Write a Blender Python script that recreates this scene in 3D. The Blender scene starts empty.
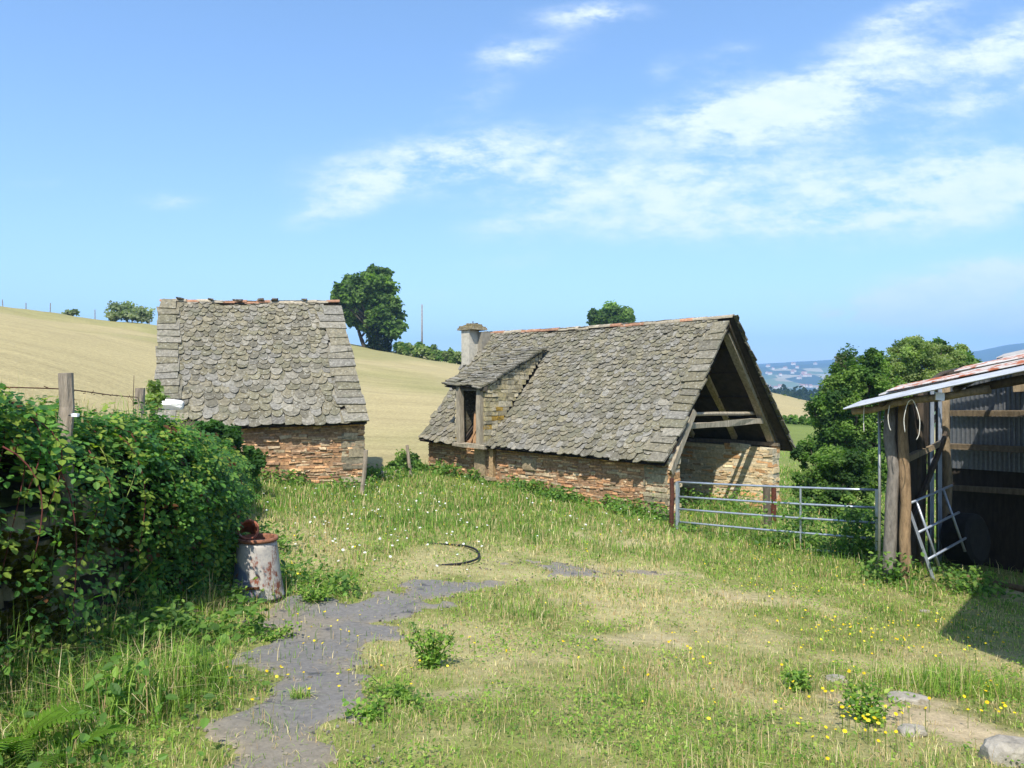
import bpy, math, random
import numpy as np
from mathutils import Vector

rng = np.random.default_rng(11)
random.seed(5)
FPX = 780.0
SC = bpy.context.scene
COL = SC.collection

# ------------------------------------------------------------------ basics
def lin(r, g, b):
    def f(c):
        c = c / 255.0
        return c / 12.92 if c <= 0.04045 else ((c + 0.055) / 1.055) ** 2.4
    return np.array([f(r), f(g), f(b)])

def nrm(v):
    v = np.asarray(v, float)
    return v / np.maximum(np.linalg.norm(v, axis=-1, keepdims=True), 1e-9)

def sstep(a, b, x):
    t = np.clip((np.asarray(x, float) - a) / (b - a), 0, 1)
    return t * t * (3 - 2 * t)

_tab = np.random.default_rng(3).random((256, 256))
def vnoise(x, y):
    x = np.asarray(x, float); y = np.asarray(y, float)
    xi = np.floor(x).astype(int); yi = np.floor(y).astype(int)
    fx = x - xi; fy = y - yi
    fx = fx * fx * (3 - 2 * fx); fy = fy * fy * (3 - 2 * fy)
    g = lambda i, j: _tab[i & 255, j & 255]
    return (g(xi, yi) * (1 - fx) + g(xi + 1, yi) * fx) * (1 - fy) + (g(xi, yi + 1) * (1 - fx) + g(xi + 1, yi + 1) * fx) * fy

def fbm(x, y, o=4):
    s = 0; a = 0.5; t = 0
    for k in range(o):
        s = s + a * vnoise(np.asarray(x) * 2 ** k + 17.3 * k, np.asarray(y) * 2 ** k + 5.1 * k); t += a; a *= 0.5
    return s / t

def tag(o, label=None, cat=None, group=None, kind=None):
    if label: o['label'] = label
    if cat: o['category'] = cat
    if group: o['group'] = group
    if kind: o['kind'] = kind
    return o

def empty(name, loc, label, cat, group=None):
    o = bpy.data.objects.new(name, None); COL.objects.link(o)
    o.location = [float(a) for a in loc]; o.empty_display_size = 0.2
    return tag(o, label, cat, group)

class MB:
    """collects shapes in world space; build() links them as one mesh object"""
    def __init__(s): s.v = []; s.c = []; s.f = []; s.n = 0
    def add(s, V, polys, col=(1, 1, 1)):
        V = np.asarray(V, float); n = len(V)
        s.v.append(V); c = np.empty((n, 3)); c[:] = col; s.c.append(c)
        by = {}
        for p in polys: by.setdefault(len(p), []).append(p)
        for m, L in by.items(): s.f.append(np.asarray(L, int) + s.n)
        s.n += n
    def batch(s, V, polys, col=(1, 1, 1)):
        N, n, _ = V.shape
        if N == 0: return
        s.v.append(V.reshape(-1, 3))
        col = np.asarray(col, float)
        if col.ndim == 2: col = np.repeat(col[:, None, :], n, 1)
        c = np.empty((N, n, 3)); c[:] = col; s.c.append(c.reshape(-1, 3))
        off = np.arange(N)[:, None] * n + s.n
        for p in polys: s.f.append(np.asarray(p, int)[None, :] + off)
        s.n += N * n
    def build(s, name, mat, parent=None, smooth=False):
        me = bpy.data.meshes.new(name)
        V = np.concatenate(s.v)
        if parent is not None: V = V - np.array(world_loc(parent))
        me.vertices.add(len(V)); me.vertices.foreach_set('co', V.astype(np.float32).ravel())
        li = np.concatenate([f.ravel() for f in s.f])
        sz = np.concatenate([np.full(len(f), f.shape[1]) for f in s.f])
        st = np.concatenate([[0], np.cumsum(sz)[:-1]])
        me.loops.add(len(li)); me.loops.foreach_set('vertex_index', li.astype(np.int32))
        me.polygons.add(len(sz)); me.polygons.foreach_set('loop_start', st.astype(np.int32))
        me.polygons.foreach_set('use_smooth', np.full(len(sz), smooth, bool))
        a = me.color_attributes.new('Col', 'FLOAT_COLOR', 'POINT')
        C = np.concatenate(s.c); C4 = np.ones((len(C), 4), np.float32); C4[:, :3] = C
        a.data.foreach_set('color', C4.ravel())
        me.update(calc_edges=True)
        if mat: me.materials.append(mat)
        o = bpy.data.objects.new(name, me); COL.objects.link(o)
        if parent is not None: o.parent = parent
        return o

def world_loc(o):
    v = Vector((0, 0, 0))
    while o is not None: v = v + o.location; o = o.parent
    return v

BOXF = [(0, 3, 2, 1), (4, 5, 6, 7), (0, 1, 5, 4), (1, 2, 6, 5), (2, 3, 7, 6), (3, 0, 4, 7)]
BOXS = np.array([[-1, -1, -1], [1, -1, -1], [1, 1, -1], [-1, 1, -1], [-1, -1, 1], [1, -1, 1], [1, 1, 1], [-1, 1, 1]], float)
def box(mb, c, ax, ay, az, hx, hy, hz, col=(1, 1, 1), jit=0.0):
    V = BOXS * [hx, hy, hz]
    if jit: V = V + rng.normal(0, jit, V.shape)
    M = np.array([ax, ay, az], float)
    mb.add(np.asarray(c, float) + V @ M, BOXF, col)

def beam(mb, a, b, w, h, col=(1, 1, 1), jit=0.0, up=(0, 0, 1), nseg=1, bow=0.0):
    """rectangular timber from a to b, slightly irregular"""
    a = np.asarray(a, float); b = np.asarray(b, float); d = nrm(b - a)
    x = np.cross(d, up)
    x = nrm(x) if np.linalg.norm(x) > 1e-3 else np.array([1., 0, 0])
    z = np.cross(x, d)
    R = []
    for k in range(nseg + 1):
        t = k / nseg; c = a + (b - a) * t + z * bow * math.sin(math.pi * t)
        for sx, sz in ((-1, -1), (1, -1), (1, 1), (-1, 1)):
            R.append(c + x * sx * w / 2 * (1 + rng.normal(0, .06)) + z * sz * h / 2 * (1 + rng.normal(0, .06)) + rng.normal(0, jit, 3) * (jit > 0))
    P = [(3, 2, 1, 0), tuple(nseg * 4 + i for i in range(4))]
    for k in range(nseg):
        for i in range(4):
            P.append((k * 4 + i, k * 4 + (i + 1) % 4, k * 4 + 4 + (i + 1) % 4, k * 4 + 4 + i))
    mb.add(R, P, col)

def tube(mb, pts, rad, n=8, col=(1, 1, 1), cap=True, jit=0.0):
    pts = np.asarray(pts, float); m = len(pts)
    rad = np.broadcast_to(np.asarray(rad, float), (m,))
    T = nrm(np.gradient(pts, axis=0))
    ref = np.array([0, 0, 1.]) if abs(T[0, 2]) < .9 else np.array([1., 0, 0])
    V = []
    x = nrm(np.cross(T[0], ref))
    for i in range(m):
        x = nrm(x - T[i] * np.dot(x, T[i])); y = np.cross(T[i], x)
        for k in range(n):
            a = 2 * math.pi * k / n; r = rad[i] * (1 + (rng.normal(0, jit) if jit else 0))
            V.append(pts[i] + r * (math.cos(a) * x + math.sin(a) * y))
    P = []
    for i in range(m - 1):
        for k in range(n):
            P.append((i * n + k, i * n + (k + 1) % n, (i + 1) * n + (k + 1) % n, (i + 1) * n + k))
    if cap:
        P.append(tuple(range(n))[::-1]); P.append(tuple((m - 1) * n + k for k in range(n)))
    mb.add(V, P, col)

def lathe(mb, base, prof, n=24, col=(1, 1, 1), axis=None):
    """prof: list of (r, h) along axis from base"""
    ax = nrm(axis) if axis is not None else np.array([0, 0, 1.])
    x = nrm(np.cross(ax, [0, 1, 0.01])); y = np.cross(ax, x)
    V = []; P = []
    for r, h in prof:
        for k in range(n):
            a = 2 * math.pi * k / n
            V.append(np.asarray(base) + ax * h + r * (x * math.cos(a) + y * math.sin(a)))
    for i in range(len(prof) - 1):
        for k in range(n):
            P.append((i * n + k, i * n + (k + 1) % n, (i + 1) * n + (k + 1) % n, (i + 1) * n + k))
    mb.add(V, P, col)

# ------------------------------------------------------------------ materials
def newmat(name):
    m = bpy.data.materials.new(name); m.use_nodes = True
    nt = m.node_tree; nt.nodes.clear()
    return m, nt, nt.nodes, nt.links

def node(nt, t, **kw):
    n = nt.nodes.new(t)
    for k, v in kw.items(): setattr(n, k, v)
    return n

def noise(nt, scale, detail=4, rough=.6, vec=None):
    n = nt.nodes.new('ShaderNodeTexNoise'); n.inputs['Scale'].default_value = scale
    n.inputs['Detail'].default_value = detail; n.inputs['Roughness'].default_value = rough
    if vec is not None: nt.links.new(vec, n.inputs['Vector'])
    return n.outputs['Fac']

def math_n(nt, op, a, b=None, c=None, clamp=False):
    n = nt.nodes.new('ShaderNodeMath'); n.operation = op; n.use_clamp = clamp
    for i, x in enumerate((a, b, c)):
        if x is None: continue
        if isinstance(x, (int, float)): n.inputs[i].default_value = x
        else: nt.links.new(x, n.inputs[i])
    return n.outputs[0]

def ramp(nt, fac, a, b, ca=(0, 0, 0), cb=(1, 1, 1)):
    n = nt.nodes.new('ShaderNodeMapRange'); n.interpolation_type = 'SMOOTHSTEP'
    nt.links.new(fac, n.inputs[0]); n.inputs[1].default_value = a; n.inputs[2].default_value = b
    return n.outputs[0]

def mixc(nt, fac, a, b, blend='MIX'):
    n = nt.nodes.new('ShaderNodeMix'); n.data_type = 'RGBA'; n.blend_type = blend
    if isinstance(fac, (int, float)): n.inputs[0].default_value = fac
    else: nt.links.new(fac, n.inputs[0])
    for i, x in ((6, a), (7, b)):
        if hasattr(x, 'links') or hasattr(x, 'is_linked'): nt.links.new(x, n.inputs[i])
        else: n.inputs[i].default_value = (*[float(q) for q in x], 1)
    return n.outputs[2]

def geo_pos(nt):
    return nt.nodes.new('ShaderNodeNewGeometry').outputs['Position']

def mat_col(name, rough=.9, scale=8., amt=.35, spots=(), bump=0.0, bscale=40., metal=0., spec=.3, trans=0.0, stretch=None):
    """colour from the 'Col' attribute, broken up by noise; spots: (scale, lo, hi, colour)"""
    m, nt, N, L = newmat(name)
    out = N.new('ShaderNodeOutputMaterial'); bs = N.new('ShaderNodeBsdfPrincipled')
    bs.inputs['Roughness'].default_value = rough; bs.inputs['Metallic'].default_value = metal
    bs.inputs['Specular IOR Level'].default_value = spec
    at = N.new('ShaderNodeAttribute'); at.attribute_name = 'Col'
    pos = geo_pos(nt)
    if stretch:
        mp = N.new('ShaderNodeMapping'); L.new(pos, mp.inputs[0]); mp.inputs['Scale'].default_value = stretch; pos = mp.outputs[0]
    c = at.outputs['Color']
    if amt:
        f = noise(nt, scale, 5, .65, pos)
        f2 = math_n(nt, 'MULTIPLY_ADD', f, 4 * amt, 1 - 2 * amt)
        cmb = N.new('ShaderNodeCombineColor')
        for i in range(3): L.new(f2, cmb.inputs[i])
        c = mixc(nt, 1.0, c, cmb.outputs[0], 'MULTIPLY')
    for (sc, lo, hi, sc_col) in spots:
        f = ramp(nt, noise(nt, sc, 5, .6, pos), lo, hi)
        c = mixc(nt, f, c, sc_col)
    L.new(c, bs.inputs['Base Color'])
    if bump:
        b = N.new('ShaderNodeBump'); b.inputs['Strength'].default_value = bump; b.inputs['Distance'].default_value = .02
        L.new(noise(nt, bscale, 5, .65, pos), b.inputs['Height']); L.new(b.outputs[0], bs.inputs['Normal'])
    if trans:
        tr = N.new('ShaderNodeBsdfTranslucent'); L.new(mixc(nt, 1.0, c, (1.5, 1.7, .6), 'MULTIPLY'), tr.inputs['Color'])
        mx = N.new('ShaderNodeMixShader'); mx.inputs[0].default_value = trans
        L.new(bs.outputs[0], mx.inputs[1]); L.new(tr.outputs[0], mx.inputs[2]); L.new(mx.outputs[0], out.inputs[0])
    else: L.new(bs.outputs[0], out.inputs[0])
    return m

M = {}
M['tile'] = mat_col('stone_slate', .95, 13., .55, spots=((19., .56, .68, (.36, .345, .285)), (1.9, .52, .72, (.15, .145, .10)), (4.5, .60, .70, (.10, .095, .07)), (24., .60, .70, (.065, .06, .048)), (8., .66, .74, (.21, .185, .10)), (12., .70, .74, (.50, .48, .42))), bump=.7, bscale=40.)
M['stone'] = mat_col('wall_stone', .95, 16., .6, spots=((9., .66, .76, (.34, .31, .25)),), bump=.6, bscale=45.)
M['mortar'] = mat_col('mortar', .97, 14., .4, bump=.6, bscale=30.)
M['wood'] = mat_col('old_wood', .9, 6., .5, bump=.6, bscale=18., stretch=(3, 3, .6))
M['bark'] = mat_col('bark', .95, 10., .5, bump=.8, bscale=14., stretch=(2, 2, .6))
M['darkwood'] = mat_col('roof_boards', .95, 6., .5, bump=.3)
M['galv'] = mat_col('galvanised_steel', .42, 20., .22, metal=.55, spec=.5)
M['sheet'] = mat_col('corrugated_iron', .55, 5., .30, metal=.2, spec=.45, spots=((6., .66, .74, (.26, .15, .10)),))
M['rustsheet'] = mat_col('rusty_corrugated_iron', .8, 7., .4, metal=.05, spots=((4., .45, .56, (.50, .47, .44)),))
M['rust'] = mat_col('rusted_steel', .85, 16., .5, spots=((11., .56, .64, (.10, .035, .02)),), bump=.3)
M['rubber'] = mat_col('black_hose', .5, 30., .3)
M['terracotta'] = mat_col('terracotta', .9, 14., .4, spots=((8., .60, .70, (.42, .40, .34)), (13., .63, .72, (.07, .06, .05))), bump=.4)
M['leaf'] = mat_col('leaf', .55, 1.2, .22, trans=.45, spec=.3)
M['treeleaf'] = mat_col('tree_leaf', .65, .8, .25, trans=.48, spec=.2)
M['grass'] = mat_col('grass_blade', .7, 2.0, .25, trans=.30, spec=.2)
M['petal'] = mat_col('petal', .7, 2., .1, trans=.2, spec=.2)
M['rock'] = mat_col('loose_stone', .92, 14., .5, spots=((7., .55, .68, (.22, .19, .13)), (20., .62, .72, (.12, .11, .08))), bump=.6, bscale=30.)
M['plaster'] = mat_col('plaster', .95, 9., .25, spots=((6., .60, .75, (.30, .28, .24)),), bump=.3)
M['moss'] = mat_col('mossy_stone', .98, 7., .5, spots=((3.2, .46, .60, (.07, .075, .012)),), bump=1.0, bscale=25.)
M['farhouse'] = mat_col('house_wall', .9, .2, .1)
M['white'] = mat_col('white_plastic', .6, 12., .12, bump=.2, bscale=15.)
M['soil'] = mat_col('dark_soil', .98, 9., .4, bump=.6)

# ------------------------------------------------------------------ terrain
TP = np.array([
 (0,0,-1.6),(0,-8,-1.3),(8,-5,-1.9),(-3,2,-1.75),(0,4,-2.0),(-2.8,8.5,-2.37),(3,5,-2.25),(4.95,9,-2.92),(5.9,12.2,-3.10),(9,11,-3.3),
 (0,12,-2.68),(3.4,16.3,-3.05),(6.4,13.6,-3.1),(3.44,17.2,-2.95),(-2.5,22.4,-2.45),(-3.7,19.5,-2.57),(.5,19.8,-2.72),(7.4,21.5,-3.55),
 (8,17,-3.4),(12,20,-4.0),(15,30,-4.4),(25,40,-5.2),(18,60,-3.4),(24,60,-3.6),(40,60,-6),(43,130,-1.3),(52,130,-3.5),(62,130,-7),(80,120,-14),(60,40,-12),(30,15,-7),
 (5,35,-2.4),(5,60,-.8),(10,110,1.5),(-9,30,-1.9),(-8.5,60,.6),(-7.3,110,2.7),(-13,110,3.8),(-23,110,5.2),(-50,110,7.7),(-61,110,9.0),(-72,110,10.4),(-100,110,13),
 (-27,60,3.4),(-19,30,1.2),(-45,60,6.2),(-5,6,-1.85),(-5.5,10,-1.85),(-9,8,-1.2),(-30,10,-.2),(-8.5,18.5,-1.9),(-10,4,-1.1),(-60,0,2),(-30,-40,-1),(60,-40,-6)], float)
def _U(r2): return np.where(r2 > 0, r2 * np.log(np.maximum(r2, 1e-12)), 0)
def _warp(x, y):
    r = np.hypot(x, y); k = np.log1p(r / 12.) * 12. / np.maximum(r, 1e-6)
    return x * k, y * k
_wx, _wy = _warp(TP[:, 0], TP[:, 1])
_n = len(TP)
_K = _U((_wx[:, None] - _wx) ** 2 + (_wy[:, None] - _wy) ** 2) + np.eye(_n) * .5
_Pm = np.c_[np.ones(_n), _wx, _wy]
_A = np.block([[_K, _Pm], [_Pm.T, np.zeros((3, 3))]])
_W = np.linalg.solve(_A, np.r_[TP[:, 2], 0, 0, 0])
def xwall(y): return np.interp(y, [-6, 3, 8.5, 10, 12, 15, 17, 19], [-3.6, -3.48, -3.46, -3.9, -4.75, -5.55, -5.9, -6.2])
def crest_px(px): return np.interp(px, [-400, 400, 755, 790, 830, 900, 980, 1024, 1400], [366, 367, 365, 363, 361, 361, 356, 351, 342])
def gz(x, y):
    x = np.asarray(x, float); y = np.asarray(y, float); sh = np.broadcast(x, y).shape
    x = np.broadcast_to(x, sh).ravel(); y = np.broadcast_to(y, sh).ravel()
    wx, wy = _warp(x, y)
    z = _W[_n] + _W[_n + 1] * wx + _W[_n + 2] * wy
    for i in range(_n): z = z + _W[i] * _U((wx - _wx[i]) ** 2 + (wy - _wy[i]) ** 2)
    d = xwall(y) - x
    hb = np.interp(y, [-6, 4, 9, 14, 17.5], [1.0, 1.1, 1.1, .9, 0])
    z = z + hb * sstep(-.02, .4, d) * (1 - sstep(6, 14, d))
    r = np.hypot(x, y)
    z = z + 1.25 * sstep(99, 104, y) * (1 - sstep(-32, -12, x)) * (1 - sstep(140, 200, r)) - .9 * sstep(60, 99, y) * (1 - sstep(-32, -12, x)) * (1 - sstep(140, 200, r))
    z = z + (fbm(x * .9, y * .9, 3) - .5) * .07 * sstep(3, 8, r) * (1 - sstep(14, 17, r)) + (fbm(x * .12, y * .12, 3) - .5) * .8 * sstep(25, 60, r)
    # far country
    px = 512 + FPX * x / np.maximum(y, .05 * r + 1e-6)
    cz = (384 - crest_px(px)) / FPX * 4200
    prof = np.interp(r, [0, 150, 300, 520, 700, 1100, 1800, 2400, 3000], [-5, -8, -14, -14, -30, -42, -30, -8, 18])
    up = sstep(2300, 4200, r)
    zf = prof * (1 - up) + cz * up - sstep(4300, 6500, r) * 200
    zf = zf + (fbm(x / 420., y / 420., 4) - .5) * 70 * sstep(1200, 3000, r) * (1 - sstep(3700, 4200, r) * .8)
    w = sstep(125, 230, r)
    z = z * (1 - w) + zf * w
    return z.reshape(sh) if sh else float(z[0])

def ground_hit(px, py):
    """where the sight line through a picture point meets the ground"""
    dx = (px - 512) / FPX; dz = (384 - py) / FPX
    Y = np.arange(2.5, 60, .02); f = dz * Y - gz(dx * Y, Y)
    k = np.argmax(f < 0); Yk = Y[k]
    return np.array([dx * Yk, Yk, dz * Yk])

# polar sheet
ang_in = np.radians(np.linspace(-42, 42, 300)); ang_out = np.radians(np.linspace(42, 318, 60)[1:-1])
ANG = np.r_[ang_in, ang_out]
RAD = np.r_[.25, np.geomspace(1.0, 40, 150), np.geomspace(41.5, 6400, 150)]
A2, R2 = np.meshgrid(ANG, RAD)
GX = R2 * np.sin(A2); GY = R2 * np.cos(A2)
GZ = gz(GX, GY)
na, nr = len(ANG), len(RAD)
idx = np.arange(na * nr).reshape(nr, na)
nx = np.roll(idx, -1, 1)
quads = np.stack([idx[:-1], nx[:-1], nx[1:], idx[1:]], -1).reshape(-1, 4)
quads = quads[:, ::-1]
gm = MB(); gm.v = [np.stack([GX, GY, GZ], -1).reshape(-1, 3)]; gm.f = [quads]
gm.n = na * nr
cen = np.array([[0, 0, gz(0., 0.)]])
gm.v.append(cen); gm.f.append(np.stack([idx[0], nx[0], np.full(na, na * nr)], -1)[:, ::-1])

# bare-earth / dry masks, shared by ground colour and by the grass
BARE = [(ground_hit(px, py), ra, rb) for px, py, ra, rb in ((945, 728, .55, .8), (1000, 590, .9, .5), (590, 538, .35, .5), (640, 572, .9, .22), (560, 600, .4, .3), (640, 545, .5, .4), (470, 690, .4, .3), (760, 600, .6, .35), (640, 640, .45, .35))]
def bare(x, y):
    b = np.zeros(np.shape(x))
    for c, ra, rb in BARE:
        b = np.maximum(b, (1 - sstep(.3, 1.3, np.hypot((x - c[0]) / ra, (y - c[1]) / rb) + (fbm(x * 3.1, y * 3.1, 4) - .5) * 2.2)) * (.55 if c[1] > 5.2 or c[0] < 1 else 1.))
    return b
def dryness(x, y):
    """0 lush .. 1 straw, patchy over the yard"""
    d = fbm(x * .55 + 3, y * .55 + 8, 4)
    k = np.clip(sstep(.44, .70, d) + (fbm(x * 2.3, y * 2.3, 4) - .44) * 1.5, 0, 1)
    lush = np.maximum(sstep(11.5, 14.5, y + .22 * x), 1 - sstep(-.1, 1.2, x - xwall(y)) )
    lush = np.maximum(lush, sstep(4.6, 6.2, x - .1 * y) * .35)
    mid = np.exp(-((x - 1.2) / 2.6) ** 2 - ((y - 8) / 4) ** 2)
    k = np.clip(k * .62 + mid * .16, 0, 1) * (1 - .85 * lush)
    return np.maximum(k, np.exp(-((x - 2.6) / 1.4) ** 2 - ((y - 15) / 1.4) ** 2) * .4)

gx, gy = GX.ravel(), GY.ravel(); rr = np.hypot(gx, gy)
d_w = xwall(gy) - gx
# field: uphill of the wall, behind both buildings
fld = np.maximum(sstep(.3, 1.5, d_w) * (gy < 18), sstep(0, 2, gy - np.interp(gx, [-60, -9, -5.5, -3.5, -2.2, 3, 8, 12], [19, 20.5, 22.5, 21.0, 23.0, 27, 30, 34])))
fld = fld * (gy > -2)
right = sstep(-4, 4, gx - (gy * .16 + 4))          # pasture right of the barn stays greener
hill_r = right * sstep(66, 76, gy)
straw = lin(206, 189, 138) * .62; green = lin(140, 152, 76) * .56; past = lin(146, 160, 84) * .60
yardd = lin(142, 148, 80) * .70
base = yardd + (lin(200, 186, 138) * .78 - yardd) * dryness(gx, gy)[:, None]
bm = bare(gx, gy)[:, None]
base = base * (1 - bm) + lin(205, 186, 150) * .80 * bm
fc = straw + (past - straw) * (right * (1 - hill_r))[:, None]
fc = fc + (green - fc) * (sstep(.42, .66, fbm(gx * .07, gy * .07 + 4, 4)) * .38 * (1 - hill_r * .7))[:, None]
base = base * (1 - fld[:, None]) + fc * fld[:, None]
edge = sstep(99.5, 101, gy + (fbm(gx * .2, gy * .2, 2) - .5) * 3) * (1 - right) * fld           # uncut strip on the brow
base = base * (1 - edge[:, None] * .8) + (green * .5 + straw * .5) * edge[:, None] * .8
base = base + (lin(112, 128, 66) * .7 - base) * (sstep(60, 66, gy) * (1 - sstep(66, 70, gy)) * right)[:, None]
gm.c = [base, np.array([base[0]])]

def ground_mat():
    m, nt, N, L = newmat('ground')
    out = N.new('ShaderNodeOutputMaterial'); bs = N.new('ShaderNodeBsdfPrincipled'); bs.inputs['Roughness'].default_value = .98
    bs.inputs['Specular IOR Level'].default_value = .1
    at = N.new('ShaderNodeAttribute'); at.attribute_name = 'Col'
    pos = geo_pos(nt)
    mp = N.new('ShaderNodeMapping'); L.new(pos, mp.inputs[0]); mp.inputs['Scale'].default_value = (.05, .28, .1); mp.inputs['Rotation'].default_value = (0, 0, .12)
    st = noise(nt, 3.2, 7, .72, mp.outputs[0])
    fine = noise(nt, 7.0, 8, .75, pos)
    f = math_n(nt, 'ADD', math_n(nt, 'MULTIPLY_ADD', st, .75, .625), math_n(nt, 'MULTIPLY_ADD', fine, 1.5, -.75))
    f = math_n(nt, 'ADD', f, math_n(nt, 'MULTIPLY_ADD', noise(nt, 55., 5, .8, pos), 1.6, -.8))
    cm = N.new('ShaderNodeCombineColor')
    for i in range(3): L.new(f, cm.inputs[i])
    near = mixc(nt, 1.0, at.outputs['Color'], cm.outputs[0], 'MULTIPLY')
    # far country: woods and small fields
    ln = N.new('ShaderNodeVectorMath'); ln.operation = 'LENGTH'; L.new(pos, ln.inputs[0])
    mpf = N.new('ShaderNodeMapping'); L.new(pos, mpf.inputs[0]); mpf.inputs['Scale'].default_value = (1, .45, 0)
    vo = N.new('ShaderNodeTexVoronoi'); vo.inputs['Scale'].default_value = 1 / 75.; L.new(mpf.outputs[0], vo.inputs['Vector'])
    sp = N.new('ShaderNodeSeparateColor'); L.new(vo.outputs['Color'], sp.inputs[0])
    big = noise(nt, 1 / 600., 3, .5, pos)
    cr = N.new('ShaderNodeValToRGB'); L.new(math_n(nt, 'ADD', sp.outputs[0], math_n(nt, 'MULTIPLY_ADD', big, 1.4, -.62)), cr.inputs[0])
    cr.color_ramp.interpolation = 'CONSTANT'
    E = cr.color_ramp.elements; E[0].position = 0; E[0].color = (.020, .040, .014, 1); E[1].position = .55; E[1].color = (.035, .06, .02, 1)
    for p, c in ((.60, (.13, .17, .06, 1)), (.74, (.30, .25, .14, 1)), (.79, (.08, .12, .04, 1)), (.95, (.34, .30, .2, 1))):
        e = E.new(p); e.color = c
    rel = N.new('ShaderNodeSeparateXYZ'); L.new(pos, rel.inputs[0])
    hi = ramp(nt, math_n(nt, 'ADD', rel.outputs[2], math_n(nt, 'MULTIPLY', big, 90.)), 95, 125)
    farc = mixc(nt, hi, cr.outputs[0], (.020, .042, .016))
    c = mixc(nt, ramp(nt, ln.outputs['Value'], 170, 260), near, farc)
    L.new(c, bs.inputs['Base Color'])
    b = N.new('ShaderNodeBump'); b.inputs['Strength'].default_value = .6; b.inputs['Distance'].default_value = .05
    L.new(fine, b.inputs['Height']); L.new(b.outputs[0], bs.inputs['Normal'])
    L.new(bs.outputs[0], out.inputs[0])
    return m
ground = gm.build('ground', ground_mat(), smooth=True)
tag(ground, kind='structure')

# ------------------------------------------------------------------ masonry and slate
PAL_ROOF = [lin(156, 149, 130), lin(160, 151, 126), lin(148, 142, 116), lin(136, 130, 112), lin(170, 163, 145), lin(150, 142, 116), lin(160, 155, 142)]
PAL_RUBBLE = [lin(192, 148, 108), lin(180, 134, 96), lin(166, 140, 112), lin(202, 162, 120), lin(158, 132, 106), lin(190, 168, 136), lin(150, 120, 94), lin(172, 152, 124)]
PAL_GREY = [lin(160, 148, 122), lin(150, 140, 118), lin(172, 160, 132), lin(138, 128, 106)]
PAL_PALE = [lin(226, 206, 166), lin(214, 190, 148), lin(200, 170, 130), lin(232, 218, 188), lin(190, 178, 150), lin(206, 160, 112)]
def pick(pal, n, k=1.0, var=.10):
    P = np.array(pal)[rng.integers(0, len(pal), n)] * k
    return P * np.clip(1 + rng.normal(0, var, (n, 1)), .5, 1.6)

class Slope:
    """one pitch of a roof: corners eave-right, eave-left, ridge-right, ridge-left; a runs right>left, b eave>ridge"""
    def __init__(s, eR, eL, rR, rL, sag=.05, flare=.0, out=None):
        s.c = [np.asarray(q, float) for q in (eR, eL, rR, rL)]
        n = nrm(np.cross(s.c[1] - s.c[0], s.c[2] - s.c[0]))
        if out is not None and np.dot(n, out) < 0: n = -n
        s.n = n; s.sag = sag; s.flare = flare
        s.L = np.linalg.norm(s.c[1] - s.c[0]); s.Lr = np.linalg.norm(s.c[3] - s.c[2])
        s.H = .5 * (np.linalg.norm(s.c[2] - s.c[0]) + np.linalg.norm(s.c[3] - s.c[1]))
    def p(s, a, b, h=0):
        a = np.asarray(a, float)[..., None]; b = np.asarray(b, float)[..., None]; h = np.asarray(h, float)[..., None]
        q = (s.c[0] * (1 - a) + s.c[1] * a) * (1 - b) + (s.c[2] * (1 - a) + s.c[3] * a) * b
        aa = a[..., 0]; bb = b[..., 0]
        dh = -s.sag * np.sin(np.pi * np.clip(aa, 0, 1)) * (.4 + .6 * bb) - s.sag * .9 * np.sin(np.pi * np.clip(bb, 0, 1)) + s.flare * np.clip(1 - bb / .3, 0, 1.2) ** 2
        dh = dh + (fbm(aa * 5 + s.L, bb * 3 + 2, 3) - .5) * .09
        return q + s.n * (dh[..., None] + h)

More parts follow.
